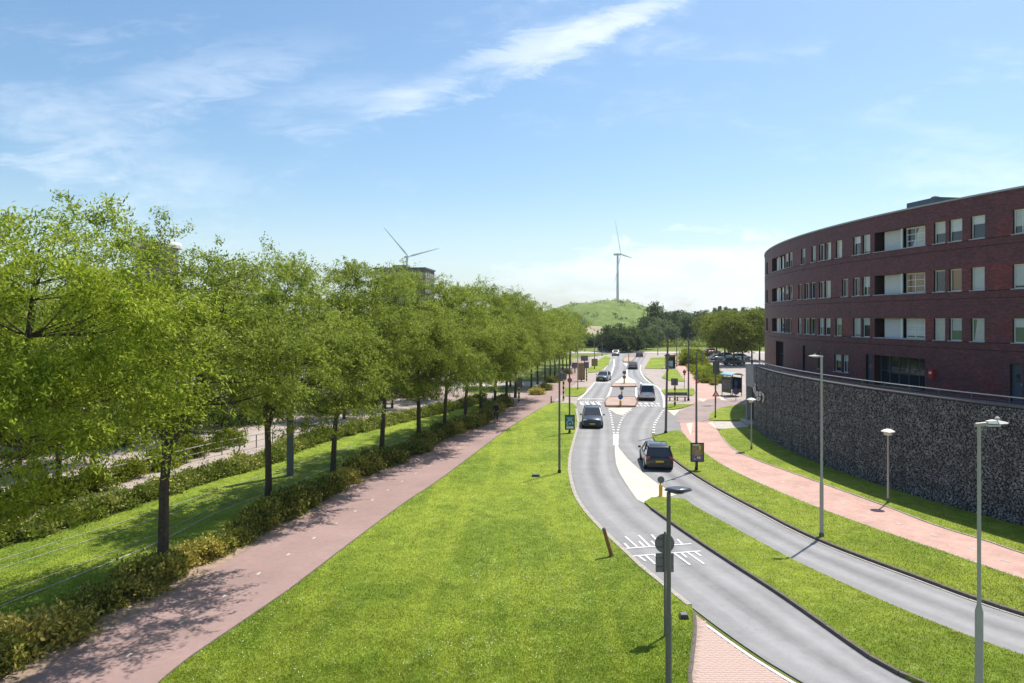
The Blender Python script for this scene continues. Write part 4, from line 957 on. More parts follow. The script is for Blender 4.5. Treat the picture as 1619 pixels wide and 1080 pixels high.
c = [p for p in offset(LPl, 1.35) if 13 < p.y < 82]; tot = sum((b-a).length for a, b in zip(c, c[1:])); n = int(tot/1.02)
for i, p in enumerate(resample(c, n)):
    if p.y > 26: gap = 0
    q = p+Vector((random.uniform(-.25, .25), 0, 0)); s = random.uniform(.78, 1.25)
    if 22.5 < p.y < 24 and i % 2: s *= .75
    shrub(sh[i % 3], q, s, s*random.uniform(.7, 1.15), f'{"tall" if s > 1.1 else "low" if s < .9 else "bushy"} yellow tipped shrub, {nth(i)} from the near end of the hedge along the red path', 'shrub', 'shrubs in the hedge along the red cycle path')
c = [p for p in offset(FH, .8) if 24 < p.y < 100]; tot = sum((b-a).length for a, b in zip(c, c[1:])); n = int(tot/1.05)
for i, p in enumerate(resample(c, n)):
    shrub(shf[i % 2], p, random.uniform(.9, 1.15), random.uniform(.85, 1.1), f'pale green shrub, {nth(i)} from the near end of the hedge before the plaza', 'shrub', 'shrubs in the far hedge before the plaza')
for k, (px, py, s) in enumerate([(392,672,1.2),(408,668,1.1),(350,676,1.0),(318,668,1.1),(515,655,1.1),(505,652,.9),(275,690,1.2),(105,712,1.3),(180,706,1.1),(40,722,1.2),(330,654,1.4),(300,645,1.5),(260,662,1.3),(455,640,1.4),(430,644,1.3),(560,640,1.3),(580,644,1.2),(600,632,1.4),(140,690,1.3),(225,680,1.2),(10,700,1.3),(85,690,1.4),(640,628,1.4),(490,633,1.3),(380,648,1.5)]):
    shrub(ball, G(px, py), s, s, 'dark clipped round bush on the plaza, '+['left of the steel column', 'touching the one left of the steel column', 'behind the second path tree trunk', 'right of the forked trunk', 'right of the steel column', 'behind the one right of the steel column', 'left of the forked trunk', 'near the plaza edge far left', 'behind the thin plaza trunk', 'beside the parked car at the left edge'][k] if k < 10 else f'low dark round bush deep in the plaza, {nth(k-10)} planted', 'bush', 'dark round bushes on the plaza', 'round_bush')
for k, (px, py, s) in enumerate([(250,742,1.2),(300,722,1.3),(205,757,1.1),(280,733,1.0),(150,775,1.2),(100,790,1.1),(60,800,1.3),(15,815,1.2),(365,703,1.1),(345,712,.9)]):
    shrub(shy[0], G(px, py), s, s*1.05, f'loose green bush between the far hedge and the railing, {nth(k)} planted', 'bush', 'loose bushes by the plaza railing', 'loose_bush')
for k, (px, py, s) in enumerate([(863,617,.9),(848,624,.9),(884,602,.8),(872,605,.9),(897,591,.8)]):
    shrub(sh[k % 3], G(px, py), s*1.2, s*1.1, f'low round shrub beside the far left path, {nth(k)} from the striped post', 'bush', 'low shrubs at the far end of the left path', 'low_bush')
rk = random.Random(9)
for k in range(46):   # planted bed between the right cycle path and the parking
    t = rk.random(); y = 568+t*38; x0 = 1078+(y-568)*1.02; x1 = min(1143, x0+14+t*22); x = x0+rk.random()*(x1-x0)
    gold = 585 < y < 598 and x < 1118 and k % 2 == 0
    s = rk.uniform(1.0, 1.5)*(1.5 if y < 580 else 1.0)
    shrub(shy[1 if gold else 0], G(x, y), s, s*(1.25 if y < 580 else .95), f'golden yellow shrub in the planted bed, {nth(k)} planted' if gold else f'olive green shrub in the planted bed, {"far" if y < 580 else "middle" if y < 594 else "near"} part, {"left" if x < (x0+x1)/2 else "right"} side, {nth(k)} plant', 'shrub', 'golden shrubs in the planted bed' if gold else 'olive shrubs in the planted bed')
c = pxc([(1078,571),(1095,585),(1111,597),(1128,609)]); n = 26
for i, p in enumerate(resample(c, n)): shrub(sh[i % 3], p, .62, .6, f'dark low hedge plant edging the brick path, {nth(i)} from its far end', 'hedge plant', 'low hedge edging the right cycle path', 'hedge_plant')
for i in range(9): shrub(sh[i % 3], G(1116+i*3.2, 606), .9, .8, f'dark shrub closing the near end of the planted bed, {nth(i)} from the left', 'shrub', 'dark shrubs ending the planted bed')
for i in range(12): shrub(sh[i % 3], G(1103+i*4.5, 563.5), 1.2, .9, f'dark hedge plant behind the parking bays, {nth(i)} from the left', 'hedge plant', 'hedge behind the parking bays', 'hedge_plant')
# hill ------------------------------------------------------------------
def hill():
    X0, Y0 = (954-CX)/F*600, 600; n = 90; v = []; f = []
    for i in range(n):
        for j in range(n):
            x = (i/(n-1)-.5)*260; y = (j/(n-1)-.5)*260; r = math.hypot(x, y*.9)
            z = 23.6*(1-min(1, max(0, (r-20)/62))**1.35) if r < 82 else 0
            z += (2.2*max(0, 1-abs(x-14)/18)-1.6*max(0, 1-abs(x+16)/16))*(1 if r < 40 else 0)*(1-r/40 if r < 40 else 0)
            from mathutils import noise as NZ
            z += (NZ.fractal(Vector((x*.05, y*.05, 0)), 1, 2, 5)*.9)*min(1, z/4)
            v.append((x, y, z-.3))
    for i in range(n-1):
        for j in range(n-1): a = i*n+j; f.append((a, a+n, a+n+1, a+1))
    me = bpy.data.meshes.new('hill'); me.from_pydata(v, [], f); me.materials.append(M['hill']); me.shade_smooth(); o = link('hill', me, None, (X0, Y0, 0)); tag(o, kind='structure')
    k = 0; cen = []
    for i in range(600):
        a, b = v[random.randrange(len(v))][:2], 0; idx = min(range(0, 1), key=lambda q: 0)
        j = random.randrange(len(v)); p = v[j]
        if p[2] < 1 or p[1] > 20: continue
        q = RNG.normal(0, 1, (26, 3))*np.array([1.6, 1.2, .6])+np.array([p[0]+X0, p[1]+Y0, p[2]+.5]); cen.append(q)
    cen = np.concatenate(cen); tag(link('hill_scrub', quads_mesh('hill_scrub', leaves(cen, RNG.normal(0, 1, cen.shape), 1.3, .8, RNG), M['leaf_hill'])), kind='stuff')
M['hill'] = grass('hill_grass', (.12, .18, .03), (.18, .24, .05), (.26, .25, .11), False, .8); M['leaf_hill'] = leaf('leaf_hill', (.07, .11, .02), (.12, .16, .035), (.2, .24, .07), .3)
hill()
bank = [(G(905,530).x*1, 436)]; mb = MB()
xa, xb = (904-CX)/F*440, (953-CX)/F*440
mb.poly([(xa, 436, .02), (xb, 436, .02), (xb+2, 462, 4.4), (xa-2, 462, 4.4)]); mb.poly([(xa-2, 462, 4.4), (xb+2, 462, 4.4), (xb+2, 500, 4.2), (xa-2, 500, 4.2)]); tag(mb.obj('sand_bank', M['sand']), kind='structure')
# ------------------------------------------------------------------ wind turbines and far buildings
def turbine(px, pyh, Y, yaw, angs, Rb, label):
    X = (px-CX)/F*Y; hz = H+(HY-pyh)/F*Y; o = empty('wind_turbine', (X, Y, 0), yaw, label, 'wind turbine', 'wind turbines')
    MB().tube([(0, 0, 0), (0, 0, hz-1.5)], [2.3, 1.35], 14).obj('tower', M['turbine'], o, True)
    MB().tube([(0, -3.6, hz), (0, -2.5, hz), (0, 5.5, hz)], [1.2, 2.0, 1.6], 10).obj('nacelle', M['turbine'], o, True)
    hb = MB().tube([(0, -3.6, hz), (0, -5.4, hz), (0, -6.2, hz)], [1.5, 1.3, .4], 10).obj('hub', M['turbine'], o, True)
    for a in angs:
        a = R(a); d = Vector((math.cos(a), 0, math.sin(a))); s = Vector((-d.z, 0, d.x)); b = MB(); st = [(1.0, .75), (4, .9), (9, 1.45), (20, 1.15), (35, .8), (Rb-2, .45), (Rb, .12)]
        prev = None; c0 = Vector((0, -4.8, hz))
        for r, w in st:
            c = c0+d*r; ring_ = [c-s*w*1.1, c+Vector((0, -.22*w-.06, 0)), c+s*w, c+Vector((0, .22*w+.06, 0))]; k = len(b.v); b.v += [tuple(q) for q in ring_]
            if prev is not None:
                for i in range(4): j = (i+1) % 4; b.face((prev+i, prev+j, k+j, k+i))
            prev = k
        b.face((prev, prev+1, prev+2, prev+3)); b.obj('blade', M['turbine'], o, True)
turbine(976.5, 402, 1000, R(62), (238, 118, -2), 52, 'white wind turbine standing behind the green hill')
turbine(643, 406, 1100, R(40), (136, 256, 16), 60, 'wind turbine showing above the flat roofed apartment block')
def block_far():
    Y = 250; X0, X1 = (594-CX)/F*Y, (676-CX)/F*Y; top = H+(HY-425)/F*Y; o = empty('apartment_block', ((X0+X1)/2, Y+8, 0), R(-6), 'dark flat roofed apartment block rising behind the tree row', 'building')
    w = X1-X0; MB().box((0, 0, top/2), (w, 16, top)).obj('wall', M['far_brick'], o)
    MB().box((0, 0, top+.2), (w+.8, 16.8, .5)).obj('roof', M['frame_dark'], o); MB().box((-1.5, 0, top+1.0), (5, 5, 1.4)).obj('roof_cabin', M['far_brick'], o)
    pm = None
    for r in range(4):
        for k in range(7):
            z = top-2.2-r*3; x = -w/2+1.7+k*(w-3.4)/6; wn = MB().box((0, 0, 0), (1.7, .12, 1.7)).obj('window', M['frame_white'], o); wn.location = (x, -8.05, z)
            MB().box((0, -.05, 0), (1.35, .08, 1.35)).obj('pane', M['pane_dark' if (k+r) % 3 else 'pane_sky'], wn)
        for k in range(4):
            wn = MB().box((0, 0, 0), (.12, 1.6, 1.6)).obj('window', M['frame_white'], o); wn.location = (w/2+.05, -6+k*3.6, top-2.2-r*3); MB().box((.05, 0, 0), (.08, 1.3, 1.3)).obj('pane', M['pane_dark'], wn)
    Y = 190; X = (248-CX)/F*Y; top = H+(HY-384)/F*Y; o = empty('round_tower_block', (X, Y, 0), 0, 'round building with a pale flat roof peeping over the left trees', 'building')
    MB().lathe([(5.2, 0), (5.2, top-1.6)], n=28).obj('wall', M['far_brick'], o); MB().lathe([(6.2, top-1.5), (6.2, top-.7), (5.9, top), (0.2, top+.15)], n=28).obj('roof', M['far_roof'], o)
    MB().lathe([(5.28, top-3.6), (5.28, top-2.1)], n=28).obj('window_band', M['pane_dark'], o)
block_far()
# ------------------------------------------------------------------ street lamps
def lamp_post(px, base, ytop, arm, label, mat='pole_grey', r=(.085, .05), collar=None, loc=None, h=None, head='led', bend=0.0):
    p = loc or G(px, base); h = h or (H-(ytop-HY)*p.y/F); o = empty('lamp_post', p, 0, label, 'lamp post', 'tall street lamps')
    b = MB()
    if collar: b.tube([(0, 0, 0), (0, 0, collar*h), (0, 0, collar*h+.12), (0, 0, h)], [r[0], r[0]*.97, r[1], r[1]*.9], 14)
    else: b.tube([(0, 0, 0), (bend*.5, 0, h*.5), (bend, 0, h)], [r[0], (r[0]+r[1])/2, r[1]], 10)
    b.obj('pole', M[mat], o, True)
    MB().lathe([(r[0]*1.3, 0), (r[0]*1.3, .25), (r[0]*1.02, .3)], n=12).obj('base_sleeve', M['rubber'] if mat != 'pole_light' else M['pole_grey'], o)
    if head:
        a = 1 if arm > 0 else -1; L = abs(arm)
        MB().tube([(bend-a*.06, 0, h-.03), (bend+a*.25, 0, h+.0)], .035, 8).obj('arm', M[mat], o)
        hd = MB(); st = [(.12, .05, .035), (.25, .11, .05), (L*.6, .13, .055), (L, .07, .025), (L+.05, .02, .01)]; prev = None
        for x, w, t in st:
            k = len(hd.v); hd.v += [(bend+a*x, -w, h), (bend+a*x, -w*.6, h+t), (bend+a*x, w*.6, h+t), (bend+a*x, w, h), (bend+a*x, 0, h-t*.5)]
            if prev is not None:
                for i in range(5): j = (i+1) % 5; hd.face((prev+i, prev+j, k+j, k+i))
            prev = k
        hd.face(tuple(prev+i for i in range(5))); lo = hd.obj('lamp_head', M['lamp_white' if mat == 'pole_light' else 'lamp_dark'] if head != 'white' else M['lamp_white'], o, True)
        MB().box((bend+a*L*.5, 0, h-.035), (L*.5, .14, .02)).obj('lens', M['headlamp'], lo)
        MB().lathe([(.035, 0), (.035, .04), (.01, .06)], (bend+a*.3, 0, h+.05), 8).obj('sensor', M['pole_light'], lo)
    return o
lamp_post(1299, 852, 563, -.52, 'tall slim lamp post with head pointing left, beside the right road verge', 'pole_light', (.085, .055), collar=.30)
lamp_post(1548, 1452, 669, .42, 'thick nearest lamp post with a stepped pole at the right of the photograph', 'pole_light', (.062, .030), collar=.62)
lamp_post(884.5, 750, 563, .4, 'dark lamp post standing on the left lawn', 'pole_grey', (.08, .05), head=None)
lamp_post(900.5, 686, 560, .4, 'lamp post carrying the teal poster beside the left road', 'pole_grey', (.08, .06), head=None)
lamp_post(1101, 746, 557, .4, 'lamp post carrying the purple poster on the road verge', 'pole_grey', (.08, .05), head=None)
lamp_post(1052.5, 687, 519, .4, 'tall lamp post at the tip of the right verge', 'pole_grey', (.11, .07), head=None, bend=.2)
lamp_post(1088.5, 634, 527, .4, 'lamp post on the narrow grass island before the brick cycle path', 'pole_grey', (.11, .07), head=None)
lamp_post(1131, 662, 565, .4, 'lamp post carrying the red warning triangle', 'pole_grey', (.07, .05), head=None)
lamp_post(913.5, 617, 540, .4, 'pale lamp post on the left grass island', 'pole_light', (.08, .05), head=None)
for x, b, t, lbl_ in ((1040,562,508,'thin tall lamp post right of the far right lane'),(952,563,525,'thin lamp post left of the roundabout entry'),(1033,551,520,'small lamp post on the cross road right of the dark trees'),(1070,580,520,'thin lamp post at the far start of the brick cycle path'),(940,568,540,'short thin lamp post on the far left grass'),(1110,588,556,'short lamp post standing in the planted bed'),(1155,560,530,'thin lamp post among the olive tree trunks'),(925,556,530,'thin lamp post behind the far left signs')):
    lamp_post(x, b, t, .4, lbl_, 'pole_grey', (.10, .07), head=None)
# foreground lamp with the dark elliptical head
o = empty('lamp_post', Vector((3.46, 15.7, 0)), 0, 'foreground lamp post with dark disc shaped head beside the round road sign', 'lamp post', 'tall street lamps')
MB().tube([(0, 0, 0), (0, 0, 3.2), (0, 0, 3.3), (0, 0, 5.95)], [.075, .07, .055, .045], 14).obj('pole', M['pole_grey'], o, True)
hd = MB(); 
for sgn in (0,):
    prof = [(0, .02), (.1, .05), (.2, .062), (.27, .045), (.31, .0)]
    b0 = len(hd.v); n = 20
    for r_, z_ in prof[1:]:
        for k in range(n): t = 2*PI*k/n; hd.v.append((.21+r_*math.cos(t), r_*.55*math.sin(t), 6.0+z_))
    for i in range(len(prof)-2):
        for k in range(n): k2 = (k+1) % n; hd.face((b0+i*n+k, b0+i*n+k2, b0+(i+1)*n+k2, b0+(i+1)*n+k))
    hd.face(tuple(b0+k for k in range(n)))
    for k in range(n): t = 2*PI*k/n; hd.v.append((.21+.2*math.cos(t), .11*math.sin(t), 5.955))
    b1 = b0+(len(prof)-1)*n
    for k in range(n): k2 = (k+1) % n; hd.face((b1-n+k, b1-n+k2, b1+k2, b1+k))
    hd.face(tuple(b1+k for k in range(n)))
lh = hd.obj('lamp_head', M['lamp_dark'], o, True)
MB().tube([(.21, 0, 5.957), (.21, 0, 5.93)], [.15, .11], 16).obj('lens', M['lamp_white'], lh, True)
# pedestrian lamps by the brick path
def ped(px, base, top, label):
    p = G(px, base); h = H-(top-HY)*p.y/F; o = empty('path_lamp', p, 0, label, 'path lamp', 'mushroom shaped path lamps')
    MB().tube([(0, 0, 0), (0, 0, h-.35)], [.055, .04], 10).obj('pole', M['pole_light'], o, True); MB().lathe([(.075, 0), (.075, .3), (.05, .33)], n=10).obj('base_sleeve', M['pole_grey'], o)
    s = MB().lathe([(.05, 0), (.19, .03), (.22, .16), (.2, .2)], (0, 0, h-.36), 16).obj('lamp_globe', M['lamp_white'], o, True)
    MB().lathe([(.33, 0), (.34, .03), (.2, .12), (.05, .16)], (0, 0, h-.16), 20).obj('lamp_cap', M['lamp_white'], o, True)
ped(1404, 797, 678, 'white mushroom path lamp in front of the middle of the stone wall'); ped(1188, 712, 629, 'white mushroom path lamp before the far end of the stone wall')
# grey steel column on the mown strip
o = empty('steel_column', G(459, 752), R(12), 'thick square grey steel column standing on the mown strip behind the trees', 'column')
MB().box((0, 0, 4.0), (.40, .36, 8.0)).obj('shaft', M['sign_grey'], o); MB().box((0, 0, .02), (.6, .55, .06)).obj('base_plate', M['pole_grey'], o); MB().box((0, 0, 8.03), (.44, .4, .06)).obj('cap', M['pole_grey'], o)
# ------------------------------------------------------------------ signs
def face_to(o, p): pass
def sign(name, loc, h, label, cat, parts, r=.035, mat='pole_grey', rz=0.0, group=None):
    """post plus flat panels: parts = (shape, z, size, thickness, material[, part name])"""
    o = empty(name, loc, rz, label, cat, group)
    if h: MB().tube([(0, 0, 0), (0, 0, h)], r, 8).obj('post', M[mat], o)
    for q in parts:
        sh_, z, sz, m = q[:4]; nm = q[4] if len(q) > 4 else 'sign_plate'; y = q[5] if len(q) > 5 else -.06; b = MB()
        if sh_ == 'disc': b.disc((0, y, z), sz, .03, (0, 1, 0), 24)
        elif sh_ == 'ring':
            n = 24; v0 = len(b.v)
            for k in range(n): t = 2*PI*k/n; b.v += [(sz*math.cos(t), y, z+sz*math.sin(t)), (sz*.72*math.cos(t), y, z+sz*.72*math.sin(t))]
            for k in range(n): j = (k+1) % n; b.face((v0+2*k, v0+2*j, v0+2*j+1, v0+2*k+1))
        elif sh_ == 'tri':
            s = sz; 
            for yy_ in (y-.012, y+.012): b.poly([(-s, yy_, z-s*.58), (s, yy_, z-s*.58), (0, yy_, z+s*1.15)])
            v = len(b.v)-6
            for i in range(3): j = (i+1) % 3; b.face((v+i, v+j, v+3+j, v+3+i))
        else: b.box((0, y, z), (sz[0], .03, sz[1]))
        b.obj(nm, M[m], o)
    return o
lo = Vector((4.67, 21.7, .08))
sign('road_sign', lo, 3.2, 'back of a round grey road sign above a square plate on the near lawn', 'road sign', [('disc', 2.83, .30, 'sign_grey', 'round_plate', .05), ('box', 2.24, (.55, .58), 'sign_grey', 'square_plate', .05), ('box', 2.95, (.5, .04), 'pole_grey', 'bracket', .02), ('box', 2.70, (.5, .04), 'pole_grey', 'bracket', .02), ('box', 2.36, (.5, .04), 'pole_grey', 'bracket', .02), ('box', 2.1, (.5, .04), 'pole_grey', 'bracket', .02)])
# posters (flat print on a framed panel)
def poster(px, x0, x1, y0, y1, base, label, kind):
    p = G(px, base); k = p.y/F; w = (x1-x0)*k; z1 = H-(y0-HY)*k; z0 = H-(y1-HY)*k; o = empty('poster_board', p+Vector(((x0+x1)/2*k-px*k, -.12, 0)), 0, label, 'poster board')
    cz = (z0+z1)/2; h = z1-z0; b = MB(); f = .06
    b.box((0, 0, cz), (w, .05, h)); b.obj('panel', M['black'], o)
    b = MB(); b.box((0, -.035, z1-f/2), (w, .04, f)).box((0, -.035, z0+f/2), (w, .04, f)).box((-w/2+f/2, -.035, cz), (f, .042, h)).box((w/2-f/2, -.035, cz), (f, .042, h)); b.obj('frame', M['black'], o)
    W_, H_ = w-2*f, h-2*f
    def pr(nm, x, z, ww, hh, m, y=-.03): return MB().box((x*W_/2, y, cz+z*H_/2), (ww*W_/2, .006, hh*H_/2)).obj(nm, M[m], o)
    if kind == 'teal':
        pr('print', 0, 0, 2, 2, 'teal'); pr('print', 0, .62, 1.5, .14, 'pale_teal', -.034); pr('print', .05, .45, 1.1, .09, 'pale_teal', -.034)
        b = MB(); n = 20
        for k in range(n+1):
            t = PI*1.45*k/n-PI*.15; b.v += [(.30*math.cos(t), -.036, cz-.08+.30*math.sin(t)), (.20*math.cos(t), -.036, cz-.08+.20*math.sin(t))]
        for k in range(n): b.face((2*k, 2*k+2, 2*k+3, 2*k+1))
        b.obj('ring_print', M['pale_teal'], o); pr('print', 0, -.22, .5, .25, 'pale_teal', -.034); pr('print', 0, -.78, 1.7, .34, 'sign_white', -.034)
    else:
        pr('print', 0, .35, 2, 1.3, 'poster_ochre'); pr('print', 0, -.65, 2, .7, 'poster_purple'); pr('print', -.2, .85, 1.2, .12, 'sign_white', -.034); pr('print', .45, .5, .3, .5, 'stripe_yellow', -.034); pr('print', .05, -.05, .9, .7, 'skin', -.034)
        pr('print', -.45, -.78, .25, .16, 'pale_teal', -.034); pr('print', .25, -.62, .6, .25, 'loggia', -.034)
    MB().box((0, .03, z0/2+.1), (.10, .08, z0+.3)).obj('stand', M['black'], o)
poster(900.5, 893, 908.5, 655.5, 679, 686, 'teal framed poster on the lamp post beside the left road', 'teal')
poster(1101, 1091, 1112, 699.5, 729.5, 746, 'purple and ochre framed poster on the lamp post by the right road', 'purple')
# small signs hung on lamp posts and their own posts
def at(px, base, dy=0): return G(px, base)+Vector((0, dy, 0))
def zz(px, base, y): return H-(y-HY)*G(px, base).y/F
p = at(900.5, 686, -.1); sign('round_sign', p, 0, 'small round sign high on the lamp post with the teal poster', 'road sign', [('disc', zz(900, 686, 601), .2, 'sign_grey', 'round_plate'), ('ring', zz(900, 686, 601), .2, 'red', 'red_ring', -.09)])
p = at(1101, 746, -.1); sign('round_sign', p, 0, 'round sign with a small plate under it on the purple poster lamp post', 'road sign', [('disc', zz(1101, 746, 597.5), .14, 'sign_grey', 'round_plate'), ('box', zz(1101, 746, 604.5), (.2, .10), 'red', 'small_plate')])
sign('round_sign', at(1082, 616), zz(1082, 616, 584), 'round no entry like sign standing beside the far brick cycle path', 'road sign', [('disc', zz(1082, 616, 588), .24, 'sign_grey', 'round_plate'), ('ring', zz(1082, 616, 588), .24, 'red', 'red_ring', -.09), ('box', zz(1082, 616, 592), (.3, .18), 'sign_grey', 'small_plate')])
p = at(1131, 662, -.12); z = zz(1131, 662, 623); sign('warning_sign', p, 0, 'red bordered white warning triangle on its post beside the junction', 'road sign', [('tri', z, .36, 'red', 'red_border'), ('tri', z-.015, .22, 'sign_white', 'white_field', -.09)])
p = at(1131, 662, -.1); sign('street_panel', at(1132, 640), zz(1132, 640, 572), 'grey rectangular panel on a tall post at the planted bed corner', 'sign', [('box', zz(1132, 640, 581), (.75, 1.4), 'sign_grey', 'panel')])
# yellow posts with blue discs on the islands and the median tip
def keep(px, base, ydisc, label, r, mat='sign_grey', body=.11, hb=.62):
    p = G(px, base); z = zz(px, base, ydisc); o = empty('keep_sign', p, 0, label, 'traffic sign', 'island traffic signs')
    MB().tube([(0, 0, 0), (0, 0, z*hb)], body, 12).obj('body', M['yellow'], o, True); MB().tube([(0, 0, z*hb), (0, 0, z)], .03, 8).obj('post', M['pole_grey'], o); MB().disc((0, -.08, z), r, .04, (0, 1, 0), 20).obj('disc', M[mat], o)
keep(1044.5, 786, 758, 'yellow bollard with a grey disc on the cream tip of the median', .19, body=.10, hb=.70)
keep(981, 643.5, 627.5, 'yellow bollard with blue disc on the nearest traffic island', .28, 'blue', .12)
keep(983, 628, 613.5, 'yellow bollard with a disc between the two brick islands', .26, 'sign_grey', .10)
keep(987, 608, 589, 'tall island sign with stacked discs at the far brick island', .28, 'sign_grey', .10)
keep(994, 573, 550, 'thin sign post on the small island by the roundabout', .3, 'sign_grey', .10)
o = sign('round_sign', at(987, 608.2), zz(987, 608, 594), 'second disc on the tall far island sign', 'road sign', [('disc', zz(987, 608, 596), .26, 'wood', 'round_plate')])
# leaning brown post, bollards, striped traffic light posts, small box
p = G(968, 880, .1); o = empty('wooden_post', p, 0, 'leaning rusty brown post at the left road edge', 'post'); t = Vector((-.34, .05, 1.12)); MB().tube([(0, 0, -.05), t], [.085, .075], 10).obj('shaft', M['wood'], o, True); MB().tube([t, t*1.03], [.08, .06], 10).obj('cap', M['pole_grey'], o)
for x, y, lb in ((871.5, 637, 'small black bollard at the corner of the lawn and the left path'),): 
    o = empty('bollard', G(x, y), 0, lb, 'bollard'); MB().tube([(0, 0, 0), (0, 0, .72), (0, 0, .78)], [.075, .07, .03], 10).obj('shaft', M['black'], o, True); MB().tube([(0, 0, .58), (0, 0, .64)], .074, 10).obj('band', M['sign_white'], o)
def beacon(px, base, y0, y1, label, box=True):
    p = G(px, base); zt = zz(px, base, y0); zb_ = zz(px, base, y1); o = empty('traffic_light', p, 0, label, 'traffic light', 'yellow and black striped traffic lights'); n = 9
    for i in range(n): MB().tube([(0, 0, zb_*i/n), (0, 0, zb_*(i+1)/n)], .11, 8).obj('stripe', M['black' if i % 2 else 'stripe_yellow'], o)
    if box:
        b = MB().box((0, 0, (zt+zb_)/2), (.62, .25, zt-zb_)).obj('signal_box', M['sign_grey'], o); MB().box((0, .16, (zt+zb_)/2), (.75, .03, (zt-zb_)*1.12)).obj('backboard', M['black'], o)
        for k in (-1, 0, 1): MB().disc((0, -.14, (zt+zb_)/2+k*(zt-zb_)*.28), .09, .04, (0, 1, 0), 12).obj('lens', M['frame_dark'], b)
beacon(891, 634, 590, 600, 'striped traffic light post at the left corner of the side street')
beacon(1067, 644, 599, 609, 'striped traffic light post on the right grass islands')
beacon(927.5, 603, 573, 582, 'striped traffic light farther up the left corner')
beacon(820.5, 637, 598, 612, 'striped traffic light half hidden among the path trees')
beacon(1056, 588, 560, 566, 'dark traffic light near the far right lane')
for x, b, y0, y1, w, lb in ((919,603,575,600,1.0,'tall dark advertising column at the far left pavement'), (940,584,568,578,1.0,'small dark red sign panel on the far left grass'), (924,573,563,570,1.4,'dark box sign near the roundabout on the left'), (909,590,574,581,.9,'blue waste container beside the far left path'), (1011,0,0,0,0,'')):
    if not w: continue
    p = G(x, b); z1, z0 = zz(x, b, y0), zz(x, b, y1); o = empty('display_column', p, 0, lb, 'sign'); MB().box((0, 0, (z1+z0)/2), (w, .35, z1-z0)).obj('panel', M['poster_ochre' if w == 1.0 else 'sign_grey'], o); MB().box((0, 0, (z1+z0)/2), (w+.14, .25, z1-z0+.14)).obj('frame', M['black'], o); MB().tube([(0, 0, 0), (0, 0, z0)], .09, 8).obj('post', M['black'], o)
# dark box put in as the lamp head's cast shadow; dark stone cap
for x, y, s, lb in ((847,753.5,.5,'flat dark block standing in for the lamp head shadow on the lawn left of the lamp post'), (1081,977,.28,'small dark stone cap at the corner of the lawn near the brick footway')):
    o = empty('shadow_or_cap_box', G(x, y, .1), 0, lb, 'box'); MB().box((0, 0, .06), (s, .28, .13), taper=.85).obj('body', M['lamp_dark'], o); MB().box((0, 0, .135), (s*.7, .2, .02)).obj('lid', M['sign_grey'], o)
# railing on the plaza
def fence(pts, label, h=1.0, gap=1.5):
    c = pxc(pts); q = resample(c, max(2, int(sum((b-a).length for a, b in zip(c, c[1:]))/gap))); o = empty('plaza_railing', q[0], 0, label, 'railing'); og = q[0]
    MB().tube([p-og+Vector((0, 0, h)) for p in q], .03, 6).obj('top_rail', M['steel'], o); MB().tube([p-og+Vector((0, 0, h*.55)) for p in q], .022, 5).obj('lower_rail', M['steel'], o)
    pm = MB().box((0, 0, h/2), (.06, .06, h)).me('post', M['pole_grey'])
    for p in q: x = link('post', pm, o); x.location = p-og
fence([(-80,845),(51,802),(140,775),(227,752),(333,724),(450,699),(540,680)], 'long low steel railing along the plaza behind the far hedge')
# bus stop group right of the parking entrance
p = G(1157, 626); o = empty('bicycle_shelter', p, R(20), 'small blue glass shelter beside the parking entrance', 'shelter')
for x in (-.8, .8):
    for y in (-.9, .9): MB().box((x, y, 1.3), (.07, .07, 2.6)).obj('post', M['frame_dark'], o)
MB().tube([(-.8, -1.1, 2.6), (-.8, 1.1, 2.6)], .05, 6).obj('beam', M['frame_dark'], o)
b = MB()
for k in range(9):
    t0, t1 = PI*k/9, PI*(k+1)/9; b.poly([(-.95*math.cos(t0), -1.1, 2.6+.35*math.sin(t0)), (-.95*math.cos(t1), -1.1, 2.6+.35*math.sin(t1)), (-.95*math.cos(t1), 1.1, 2.6+.35*math.sin(t1)), (-.95*math.cos(t0), 1.1, 2.6+.35*math.sin(t0))])
b.obj('roof', M['pale_teal'], o); MB().box((.82, 0, 1.4), (.03, 1.7, 1.9)).obj('side_panel', M['pane_dark'], o); MB().box((-.82, 0, 1.4), (.03, 1.7, 1.9)).obj('side_panel', M['pane_dark'], o)
MB().box((0, .92, 1.5), (1.5, .03, 1.6)).obj('back_panel', M['pale_teal'], o); MB().box((0, 0, .5), (1.2, .35, .06)).obj('bench', M['steel'], o)
sign('oval_sign', at(1163.5, 634), zz(1163, 634, 600), 'dark oval board on a post right of the blue shelter', 'sign', [('disc', zz(1163, 634, 619), .38, 'poster_purple', 'board'), ('box', zz(1163, 634, 606), (.3, .5), 'blue', 'plate')])
o = empty('park_bench', G(1071, 634), 0, 'long dark bench behind the right grass island', 'bench')
for x in (-.9, 0, .9): MB().box((x, 0, .22), (.08, .4, .44)).obj('leg', M['pole_grey'], o)
for k in range(3): MB().box((0, -.14+.14*k, .46), (2.4, .12, .05)).obj('slat', M['sign_grey'], o)
MB().box((0, .22, .8), (2.4, .05, .4)).obj('backrest', M['sign_grey'], o)
o = empty('bus_shelter', G(1059.5, 583), 0, 'dark bus stop shelter with reddish roof on the far right grass', 'shelter')
